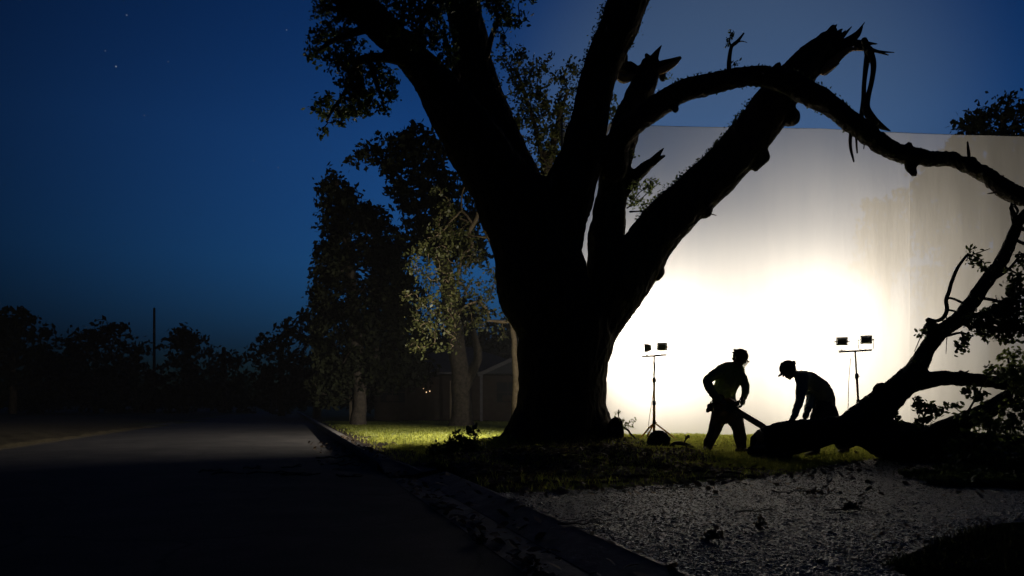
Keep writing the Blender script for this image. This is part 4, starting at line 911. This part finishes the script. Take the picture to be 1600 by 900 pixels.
# ------------------------------------------------------------------ things on the ground near the trunk
def chunk(name, label, c, r, L, axis, m, cat, vox=.012):
    root = empty(name, c, label, cat); root.location.z = float(HT(c.x, c.y))
    g = Geo(); g.tube([c-axis*L/2, c+axis*L/2], [r, r*.94], seg=20, caps=False)
    me = bark(remesh(g, vox, 1), amp=.016, freq=11, lump=.03, zs=1); link('bark', me, m, root)
    for s_ in (-1,):
        g = Geo(); q = c+axis*s_*(L/2+.006); g.tube([q, q+axis*.004*s_], [r*.84, r*.82], seg=20, caps=False); link('cut_face', g.mesh(), M['bark_far'], root)
    return root
c = P(1028.5, 690, 12.5); chunk('log_chunk', 'round sawn log chunk resting in front of the orange tripod', c, .175, .28, Vector((.15, .98, .05)).normalized(), M['bark_fallen'], 'log')
stump = empty('log_chunk', P(966, 690, 12.9), 'upright bark covered chunk leaning against the right side of the oak base', 'log'); stump.location.z = .1
g = Geo(); g.tube(*limb_pts([(955, 706, 15), (957, 690, 15), (960, 674, 14), (962, 662, 11)], 12.9, 4), seg=16)
link('bark', bark(remesh(g, .012, 1), amp=.014, freq=12, lump=.03), M['bark'], stump)
g = Geo(); g.tube(*limb_pts([(958, 669, 1.2, 12.72), (966, 669, 1.2, 12.72), (973, 670, 1.0, 12.72)], 12.7, 3), seg=6); link('strap', g.mesh(), M['pole_grey'], stump)
sap = empty('sapling', P(975, 700, 12.8), 'pale leafed sprig growing beside the oak base', 'plant'); sap.location.z = .1
g = Geo(); p_, r_ = limb_pts([(966, 700, 1.5), (968, 680, 1.3), (967, 655, 1), (966, 640, .6)], 12.8, 4, .02); g.tube(p_, r_, seg=6)
L, cc = clump_points([(967, 646, 3, 9), (972, 655, 5, 5), (978, 660, 6, 5), (984, 666, 4, 3), (990, 657, 3, 2), (974, 668, 8, 5)], 12.8, .05, 2.5, 5); twigs(g, cc, p_, r=.004, frac=1)
link('stem', g.mesh(), M['bark_far'], sap); link('foliage', leaf_mesh(L, .045), M['leaf_shoot'], sap, smooth=False)
def stick(label, keys, Y, m='bark_fallen', group=None, forks=()):
    g = Geo(); g.tube(*limb_pts(keys, Y, 4, .012), seg=7)
    for k in forks: g.tube(*limb_pts(k, Y, 3, .008), seg=6)
    me = g.mesh(); o = link('fallen_stick', me, M[m]); o.data.update()
    props(o, label, 'stick', group); return o
stick('crooked twig arching over the grass between the oak base and the tripod', [(972, 666, 1.6), (982, 672, 1.6), (985, 677, 1.5), (992, 684, 1.2), (996, 690, 1)], 12.9)
stick('forked stick standing in the lawn right of the round log chunk', [(1064, 700, 1.2), (1068, 692, 1.2), (1073, 684, 1.2)], 13.0, forks=([(1072, 685, 2.4), (1075, 682, 2.2)], [(1072, 683, 1.3), (1070, 681, .8)], [(1074, 683, 1.3), (1077, 685, .7)]))
stick('dark arched branch lying in the grass right of the round log chunk', [(1048, 697, 2), (1056, 693, 3), (1068, 694, 3.2), (1080, 698, 3), (1090, 706, 2.2)], 12.4, forks=([(1052, 695, 2), (1056, 705, 1.2)],))
g = Geo(); q = P(1046, 684, 13.1); g.ball(q, .022, 10, 8); g.ball(q+Vector((-.01, 0, .012)), .014, 8, 6); g.tube([q, P(1040, 690, 13.1)], .006, seg=6)
props(link('wood_knot', bark(remesh(g, .005, 1), .003, 40, .004), M['bark_fallen']), 'small dark knot of wood touching the round log chunk', 'wood chip')
# debris on soil, driveway and road
grp = 'storm twigs on the ground'
rd = random.Random(5)
def ground_stick(x, y, L, ang, r, label, z=None):
    n = 6; pts_ = []; z0 = float(HT(x, y)) if z is None else z; zf = (lambda a, b: z0) if z is not None else (lambda a, b: float(HT(a, b)))
    for i in range(n):
        t = (i/(n-1)-.5)*L; a = x+math.cos(ang)*t+rd.gauss(0, L*.03); b = y+math.sin(ang)*t+rd.gauss(0, L*.03); pts_.append(Vector((a, b, zf(a, b)+r+.012*abs(rd.gauss(0, 1)))))
    g = Geo(); g.tube(pts_, [r*(1-.5*i/n) for i in range(n)], seg=6)
    for _ in range(3):
        j = rd.randrange(1, n-1); a2_ = ang+rd.choice((-1, 1))*rd.uniform(.4, .9); l2 = L*rd.uniform(.2, .4)
        g.tube([pts_[j], pts_[j]+Vector((math.cos(a2_)*l2/2, math.sin(a2_)*l2/2, .02)), pts_[j]+Vector((math.cos(a2_)*l2, math.sin(a2_)*l2, .005))], [r*.6, r*.5, r*.3], seg=5)
    o = link('fallen_stick', g.mesh(), M['bark_fallen']); props(o, label, 'stick', grp); return o
def at(px, py, z=.03):                                              # where a ray through the pixel meets height z
    Y = F*(CAM_H-z)/(py-635); return (px-800)/F*Y, Y
for px, py, L, a, w in ((432, 741, .55, .15, 'long forked twig in the middle of the road, biggest of the road twigs'), (540, 728, .35, .1, 'twig on the road just left of the kerb ramp'), (545, 745, .3, .0, 'twig on the road nearest the camera beside the gutter'),
                        (470, 743, .4, .3, 'bent twig on the road directly right of the longest twig'), (520, 716, .5, .05, 'straight twig on the road near the kerb, farthest from the camera'), (330, 738, .25, .2, 'small twig on the road, leftmost of them all'),
                        (357, 741, .3, .1, 'small twig on the road, second from the left'), (395, 733, .2, .0, 'tiny twig on the road above the longest twig'), (455, 731, .2, .3, 'tiny slanted twig in the road centre between the kerb and the long twig')):
    x, y = at(px, py); ground_stick(x, y, L, a, .010, w, z=.022)
for px, py, L, a, w in ((1060, 765, .4, .2, 'thin twig on the driveway along the edge of the bare earth'), (1240, 772, .35, .4, 'thin twig on the driveway touching the wide leafy clump'), (1180, 802, .25, .1, 'short twig in the middle of the driveway'),
                        (1330, 800, .3, -.3, 'short twig on the driveway next to the brush pile'), (905, 822, .25, .2, 'thin twig on the driveway near the concrete apron')):
    x, y = at(px, py, .06); ground_stick(x, y, L, a, .006, w, z=.062)
for px, py, L, a, r, w in ((820, 735, 1.0, .1, .02, 'long bark stick on the earth below the left roots of the oak'), (900, 745, .9, -.1, .016, 'long stick on the earth in front of the oak trunk, nearest the driveway'), (1000, 738, .9, .25, .018, 'slanted stick on the earth below the leaning bark chunk'),
                           (1080, 732, .8, .0, .02, 'level stick on the earth left of the sawyer'), (860, 722, .7, .2, .015, 'short stick pressed against the front root of the oak'), (960, 722, .8, -.1, .02, 'thick stick on the earth right of the front root'),
                           (1130, 738, .7, .2, .015, 'stick on the earth in front of the boots of the sawyer'), (780, 748, .8, .1, .018, 'stick at the left end of the bare earth by the shrub'), (1040, 752, .6, .1, .012, 'thin stick on the earth bordering the driveway'),
                           (1150, 725, .5, .3, .013, 'thin slanted stick between the sawyer and the log end')):
    x, y = at(px, py, .12); ground_stick(x, y, L, a, r, w)
# leafy bits on the driveway and gutter
def leafy_bit(px, py, w, label, h=.06):
    x, y = at(px, py, .06); z = .06 if edge_s(np.array(x), np.array(y)) > .5 else .0
    n = int(30+w*260); q = np.stack([RNG.normal(0, w/2, n)+x, RNG.normal(0, w/3, n)+y, z+.012+np.abs(RNG.normal(0, h/2, n))], 1)
    root = empty('leafy_sprig', (x, y, z), label, 'sprig')
    link('foliage', leaf_mesh(q, .035), M['litter'], root, smooth=False)
    g = Geo(); g.tube([(x-w*.6, y, z+.01), (x, y+.02, z+.035), (x+w*.6, y-.02, z+.012)], [.006, .006, .003], seg=6); link('stem', g.mesh(), M['bark_fallen'], root)
leafy_bit(1112, 846, .05, 'small dark leafy clump in the middle of the driveway')
leafy_bit(1275, 774, .12, 'wide dark leafy clump on the driveway below the fallen limb', .05)
leafy_bit(1326, 798, .06, 'dark leafy clump on the driveway beside the brush pile')
leafy_bit(832, 880, .05, 'glossy leafy clump lying in the gutter near the camera', .07)
leafy_bit(750, 834, .03, 'tiny leafy clump lying on the gutter pan')
leafy_bit(1190, 828, .03, 'tiny leafy clump low on the driveway')
# sawdust under the cut
q = []
for px, py, n_, r_ in ((1185, 722, 900, .16), (1165, 720, 400, .14), (1215, 726, 700, .20), (1252, 722, 600, .10), (1140, 722, 200, .2)):
    x, y = at(px, py, .05); a_ = RNG.normal(0, r_, n_)+x; b_ = RNG.normal(0, r_, n_)+y
    q.append(np.stack([a_, b_, np.maximum(HT(a_, b_), .045)+.01+np.abs(RNG.normal(0, .012, n_))], 1))
M['sawdust'] = mat('fresh_sawdust', (.50, .36, .20), .9, (.68, .52, .32), 20)
props(link('sawdust', leaf_mesh(np.concatenate(q), .016, flat=.4), M['sawdust'], smooth=False), 'pale fresh sawdust scattered below the sawn log end', 'sawdust', kind='stuff')
# shrub at the verge
sh = empty('shrub', P(712, 725, 9.9), 'low leafy shrub at the verge with light catching its top leaves', 'shrub'); sh.location.z = float(HT(sh.location.x, 9.9))
bl = [(680, 702, 9, 9), (678, 712, 10, 8), (706, 694, 13, 12), (700, 706, 16, 12), (722, 690, 14, 12), (738, 698, 14, 14), (742, 668, 3, 8), (741, 680, 5, 8), (731, 674, 6, 7), (712, 678, 5, 6), (722, 710, 26, 10), (750, 712, 14, 8), (690, 718, 20, 6)]
L, cc = clump_points(bl, 9.9, .05, 3.5, 7); g = Geo(); an = [Vector((sh.location.x+i*.07, 9.9, sh.location.z+.02)) for i in range(-4, 5)]; twigs(g, cc, an, r=.005, frac=.8)
link('stem', g.mesh(), M['bark_far'], sh); link('foliage', leaf_mesh(L, .06), M['leaf'], sh, smooth=False)

# ------------------------------------------------------------------ trees behind
def tree(name, label, trunk_keys, Y, blobs, leaf, lmat, bmat='bark_far', per=.02, clump=8, leaves=14, boughs=(), tw=.02, frac=.35, depth=1.2, group=None, maxn=260, tjit=0):
    root = empty(name, P(trunk_keys[0][0], 640, Y), label, 'tree', group); root.location.z = 0
    g = Geo(); p, r = limb_pts(trunk_keys, Y, 5, .05); g.tube(p, r, seg=12); an = list(p[len(p)//2:])
    for b in boughs:
        p, r = limb_pts(b, Y, 5, .05); g.tube(p, r, seg=8); an += p
    L, cc = clump_points(blobs, Y, per, clump, leaves, depth=depth)
    twigs(g, cc, an, r=tw, frac=frac, maxn=maxn)
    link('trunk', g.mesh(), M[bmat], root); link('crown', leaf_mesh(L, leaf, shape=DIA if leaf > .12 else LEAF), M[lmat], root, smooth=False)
    return root
tree('dense_tree', 'dense black spire shaped tree at the lawn edge beside the road', [(560, 690, 17), (560, 664, 14), (562, 640, 11), (562, 600, 10), (556, 520, 10), (545, 400, 8), (525, 280, 3)], 28,
     [(518, 280, 12, 16), (512, 300, 16, 18), (545, 300, 16, 14), (530, 320, 30, 28), (560, 335, 28, 24), (590, 350, 28, 24), (520, 355, 26, 28), (510, 390, 20, 26), (560, 385, 45, 35), (610, 390, 40, 34), (530, 425, 40, 36), (600, 440, 50, 44),
      (500, 440, 14, 22), (520, 480, 34, 40), (580, 500, 60, 44), (630, 480, 40, 50), (505, 520, 20, 40), (540, 560, 50, 36), (620, 560, 50, 36), (494, 470, 8, 40), (520, 600, 30, 34), (600, 590, 50, 26), (640, 580, 40, 24), (500, 610, 20, 30)], .23, 'leaf_far', per=.017, clump=6.5, leaves=15, bmat='bark_fallen', boughs=([(560, 560, 5), (580, 570, 4), (590, 540, 3)],))
tree('spreading_tree', 'tall spreading tree whose lacy top shows against the sky behind the leaning limb', [(721, 690, 26), (721, 668, 22), (721, 650, 17), (720, 600, 14), (716, 560, 14), (705, 480, 12), (690, 380, 10), (680, 300, 6)], 26,
     [(578, 240, 24, 14), (562, 252, 14, 9), (604, 228, 20, 15), (632, 222, 20, 20), (655, 205, 16, 10), (664, 226, 24, 20), (688, 236, 20, 14), (640, 250, 26, 20), (612, 262, 18, 18), (676, 262, 28, 18), (625, 292, 22, 18), (660, 295, 32, 24),
      (700, 300, 30, 28), (640, 330, 24, 22), (690, 340, 40, 30), (735, 330, 20, 30), (660, 370, 40, 30), (720, 380, 50, 36)], .24, 'leaf_far', per=.016, clump=6, leaves=12,
     bmat='bark_fallen', boughs=([(700, 440, 9), (665, 360, 6), (640, 300, 4), (600, 250, 2)], [(690, 380, 7), (700, 310, 5), (690, 250, 3)], [(722, 620, 10), (745, 560, 7), (740, 520, 5)]))
M['bark_light'] = mat('pale_bark', (.20, .15, .09), .9, (.34, .27, .18), 9, .8, 30, spec=.2)
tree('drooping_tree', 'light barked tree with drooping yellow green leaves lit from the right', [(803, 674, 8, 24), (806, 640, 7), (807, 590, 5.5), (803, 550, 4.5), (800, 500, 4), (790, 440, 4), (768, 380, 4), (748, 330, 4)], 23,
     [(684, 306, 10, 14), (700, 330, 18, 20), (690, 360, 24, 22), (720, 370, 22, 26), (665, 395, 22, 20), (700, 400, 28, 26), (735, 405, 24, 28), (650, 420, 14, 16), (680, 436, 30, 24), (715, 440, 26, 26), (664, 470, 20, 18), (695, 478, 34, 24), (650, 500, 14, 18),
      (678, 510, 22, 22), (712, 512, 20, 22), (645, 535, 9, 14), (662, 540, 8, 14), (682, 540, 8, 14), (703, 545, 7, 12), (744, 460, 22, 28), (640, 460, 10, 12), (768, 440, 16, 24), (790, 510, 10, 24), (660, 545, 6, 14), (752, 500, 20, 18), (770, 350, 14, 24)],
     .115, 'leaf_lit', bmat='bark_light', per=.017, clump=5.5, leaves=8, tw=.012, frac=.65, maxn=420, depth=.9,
     boughs=([(752, 318, 3.4), (742, 345, 3.6), (733, 365, 3.2), (737, 385, 2.6), (724, 400, 2.2), (718, 420, 2), (716, 438, 1.8), (726, 448, 1.6), (730, 460, 1)], [(738, 350, 2), (722, 330, 1.8), (712, 338, 1.5), (700, 352, 1.2), (680, 370, .8)], [(722, 328, 1.4), (722, 300, 1.2), (728, 288, .8)],
             [(763, 488, 2), (750, 472, 2), (740, 472, 1.8), (720, 485, 1.6), (705, 495, 1.2)], [(800, 502, 3), (780, 502, 2.6), (760, 501, 1.5)], [(764, 371, 2), (750, 370, 1.4), (738, 368, 1)], [(718, 340, 1.4), (728, 345, 1.2), (728, 352, 1)]))
tree('sapling_row_tree', 'leafy tree seen between the two left limbs of the oak, its lower leaves lit', [(860, 668, 13), (862, 560, 12), (862, 420, 10), (858, 320, 8), (852, 240, 6)], 22,
     [(800, 105, 18, 20), (812, 85, 12, 12), (826, 118, 20, 18), (846, 108, 10, 14), (858, 92, 6, 8), (870, 122, 12, 12), (892, 104, 12, 14), (886, 130, 12, 18), (812, 140, 20, 18), (840, 145, 22, 18), (822, 172, 20, 18), (852, 172, 20, 22), (880, 165, 16, 22),
      (836, 205, 18, 20), (862, 205, 20, 22), (845, 235, 20, 20), (868, 250, 14, 24), (808, 190, 12, 18), (875, 215, 12, 24), (960, 170, 8, 20), (966, 195, 8, 14), (780, 85, 10, 10), (850, 262, 14, 20)], .12, 'leaf_lit', per=.026, clump=5, leaves=9, tw=.014, frac=.4,
     boughs=([(856, 300, 5), (845, 230, 4), (825, 160, 3), (805, 110, 2)], [(858, 260, 5), (872, 190, 4), (888, 140, 2)], [(858, 330, 5), (920, 260, 4), (958, 190, 2)]))
# trees beyond the backdrop
tree('tall_pine', 'tall dark tree rising above the right end of the backdrop', [(1560, 664, 14), (1562, 500, 12), (1564, 350, 9), (1568, 180, 4)], 31,
     [(1570, 160, 14, 12), (1560, 178, 20, 12), (1590, 182, 18, 18), (1530, 185, 18, 12), (1510, 200, 22, 14), (1545, 205, 30, 18), (1590, 215, 24, 22), (1500, 230, 22, 18), (1550, 245, 50, 26), (1610, 250, 40, 30), (1470, 270, 30, 30), (1520, 290, 60, 40), (1590, 310, 50, 50),
      (1450, 310, 28, 40), (1440, 350, 22, 30), (1500, 360, 60, 50), (1580, 400, 60, 60), (1500, 450, 60, 60)], .26, 'leaf_far', per=.015, clump=8, leaves=14)
tree('round_tree', 'low round tree faintly seen through the backdrop beside its seam', [(1385, 660, 7), (1385, 500, 6), (1385, 360, 5)], 33,
     [(1360, 322, 14, 10), (1378, 318, 12, 9), (1398, 330, 14, 14), (1410, 308, 8, 18), (1385, 350, 38, 22), (1380, 400, 45, 45)], .28, 'leaf_far', per=.016, clump=7, leaves=12)
# dark tree line along the far side of the road
farlist = [('broad black tree at the left end of the tree line', [(14, 510, 34, 26), (30, 500, 26, 20), (60, 520, 18, 14), (10, 560, 60, 50), (70, 570, 40, 40)], 20, 62),
           ('round black tree second from the left in the tree line', [(150, 525, 36, 22), (180, 522, 30, 18), (120, 540, 30, 20), (160, 580, 70, 44), (105, 590, 40, 40)], 150, 70),
           ('low black tree directly left of the utility pole', [(218, 548, 26, 14), (205, 590, 36, 34)], 212, 78),
           ('peaked black tree directly right of the utility pole', [(290, 520, 22, 16), (282, 535, 34, 20), (310, 545, 30, 18), (290, 590, 60, 40)], 290, 74),
           ('low black tree at the dip of the tree line where the road ends', [(340, 560, 26, 14), (368, 566, 26, 14), (350, 600, 50, 34)], 350, 84),
           ('black tree at the right end of the road tree line', [(412, 538, 16, 14), (436, 524, 20, 18), (460, 515, 20, 20), (480, 500, 14, 16), (430, 580, 44, 50), (480, 560, 40, 60), (395, 556, 12, 14)], 440, 58),
           ('short black tree filling the gap between road and spire tree', [(500, 590, 40, 40), (470, 610, 34, 26)], 495, 50)]
for lab, bl, tx, Yf in farlist:
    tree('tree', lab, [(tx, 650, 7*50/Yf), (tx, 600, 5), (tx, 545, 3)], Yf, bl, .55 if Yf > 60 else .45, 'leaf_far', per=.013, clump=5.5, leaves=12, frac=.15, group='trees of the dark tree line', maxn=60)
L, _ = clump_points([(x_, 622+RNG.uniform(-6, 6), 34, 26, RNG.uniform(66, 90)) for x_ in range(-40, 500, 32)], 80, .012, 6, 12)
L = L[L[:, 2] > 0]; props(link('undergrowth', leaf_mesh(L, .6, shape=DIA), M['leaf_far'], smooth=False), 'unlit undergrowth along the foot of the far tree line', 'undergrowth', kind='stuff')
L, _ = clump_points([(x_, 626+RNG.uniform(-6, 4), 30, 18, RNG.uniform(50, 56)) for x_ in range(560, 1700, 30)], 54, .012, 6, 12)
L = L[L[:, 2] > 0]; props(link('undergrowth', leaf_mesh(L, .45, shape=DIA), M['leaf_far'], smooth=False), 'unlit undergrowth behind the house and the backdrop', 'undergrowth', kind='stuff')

for lab, bl, tx, Yf in (('dark tree rising behind the left half of the house', [(620, 520, 60, 50), (570, 560, 50, 50), (660, 560, 60, 50), (600, 460, 40, 40)], 610, 52),
                        ('dark tree rising behind the right half of the house', [(740, 530, 60, 44), (700, 560, 60, 50), (790, 550, 50, 50), (720, 490, 40, 30), (840, 540, 60, 60)], 750, 50)):
    tree('tree', lab, [(tx, 650, 7), (tx, 600, 6), (tx, 520, 4)], Yf, bl, .45, 'leaf_far', per=.014, clump=7, leaves=12, frac=.15, maxn=60)
# utility pole and timber post
up = empty('utility_pole', P(241, 640, 90), 'thin utility pole rising above the dark tree line', 'utility pole'); up.location.z = 0
g = Geo(); q = up.location; g.tube([q, q+Vector((0, 0, 12.2))], [.19, .13], seg=12); link('pole', g.mesh(), M['bark_far'], up)
g = Geo(); g.box(q+Vector((0, -.17, 9.6)), (.12, .1, .5)); link('bracket', g.mesh(), M['old_wood'], up, smooth=False)
tp = empty('timber_post', P(548, 662, 31.5), 'timber post with a cross arm standing on the lawn by the road', 'post'); tp.location.z = .04
q = tp.location; g = Geo(); g.box(q+Vector((0, 0, .76)), (.10, .10, 1.56), bev=.01); link('upright', g.mesh(), M['old_wood'], tp, smooth=False)
g = Geo(); g.box(q+Vector((-.12, -.10, 1.0)), (.62, .06, .09), bev=.008); link('cross_arm', g.mesh(), M['old_wood'], tp, smooth=False)

# ------------------------------------------------------------------ house
HY = 38.0; hx0, hx1 = (585-800)/F*HY, 1.2
house = empty('house', ((hx0+hx1)/2, HY, 0), 'low single storey house in the dark behind the lawn', 'house')
g = Geo(); g.box(((hx0+hx1)/2, HY+4, 1.2), (hx1-hx0, 8, 2.4)); link('wall', g.mesh(), M['wall'], house, smooth=False)
g = Geo(); e = .5; zb, zr = 2.42, 4.0
V = [(hx0-e, HY-e, zb), (hx1+e, HY-e, zb), (hx1+e, HY+8+e, zb), (hx0-e, HY+8+e, zb), (hx0+3.5, HY+4, zr), (hx1-3.5, HY+4, zr)]
g.add(V, [(0, 1, 5, 4), (1, 2, 5), (2, 3, 4, 5), (3, 0, 4), (3, 2, 1, 0)]); rf = link('roof', g.mesh(), M['roof'], house, smooth=False)
g = Geo(); g.box(((hx0+hx1)/2, HY-e-.012, zb-.06), (hx1-hx0+2*e, .02, .14)); link('fascia', g.mesh(), M['white_paint'], rf, smooth=False)
# porch gable on the right
gx0, gx1, gy = (752-800)/F*HY, (752-800)/F*HY+4.4, HY-2.6
g = Geo(); V = [(gx0, gy, 2.25), (gx1, gy, 2.25), ((gx0+gx1)/2, gy, 3.25), (gx0, HY+3, 2.25), (gx1, HY+3, 2.25), ((gx0+gx1)/2, HY+3, 3.25)]
g.add(V, [(0, 1, 2), (0, 2, 5, 3), (1, 4, 5, 2)]); pg = link('porch_roof', g.mesh(), M['roof'], house, smooth=False)
g = Geo()
for a_, b_ in ((0, 2), (2, 1)):
    A_, B_ = Vector(V[a_]), Vector(V[b_]); d_ = (B_-A_); g.box((A_+B_)/2+Vector((0, -.03, -.03)), (d_.length+.1, .05, .16), Matrix.Rotation(-math.atan2(d_.z, d_.x), 4, 'Y'))
link('bargeboard', g.mesh(), M['white_paint'], pg, smooth=False)
for x_ in (gx0-1.2, gx0+.1, gx1-.1):
    g = Geo(); g.box((x_, gy+.1, 1.12), (.12, .12, 2.25)); link('porch_post', g.mesh(), M['white_paint'], house, smooth=False)
g = Geo(); g.box((gx0-.85, HY-1.3, 2.29), (1.9, 2.4, .08)); link('porch_canopy', g.mesh(), M['white_paint'], house, smooth=False)
pl = None
for x_, z_ in ((-4.35, 1.62), (-4.22, 1.45), (-4.05, 1.50)):
    g = Geo(); g.ball((x_, HY-.16, z_), .03, 10, 8); pl = link('porch_bulb', g.mesh(), M['bulb'], house)
for x_, w_, lit in ((-5.9, 1.2, 0), (-.2, 1.1, 0)):
    g = Geo(); g.box((x_, HY-.02, 1.45), (w_+.12, .05, 1.12)); wf = link('window', g.mesh(), M['wall'], house, smooth=False)
    g = Geo(); g.box((x_, HY-.05, 1.45), (w_, .02, 1.0)); link('pane', g.mesh(), M['lit_window'] if lit else M['glass'], wf, smooth=False)
    g = Geo(); g.box((x_, HY-.065, 1.45), (.04, .02, 1.0)); g.box((x_, HY-.065, 1.45), (w_, .02, .04)); g.box((x_, HY-.065, 1.15), (w_*.5, .02, .3)); link('sash', g.mesh(), M['wall'], wf, smooth=False)
g = Geo(); g.box((-2.6, HY-.03, 1.02), (.95, .06, 2.0)); dr_ = link('door', g.mesh(), M['old_wood'], house, smooth=False)
g = Geo(); g.ball((-2.95, HY-.09, 1.0), .035, 8, 6); link('handle', g.mesh(), M['steel'], dr_)
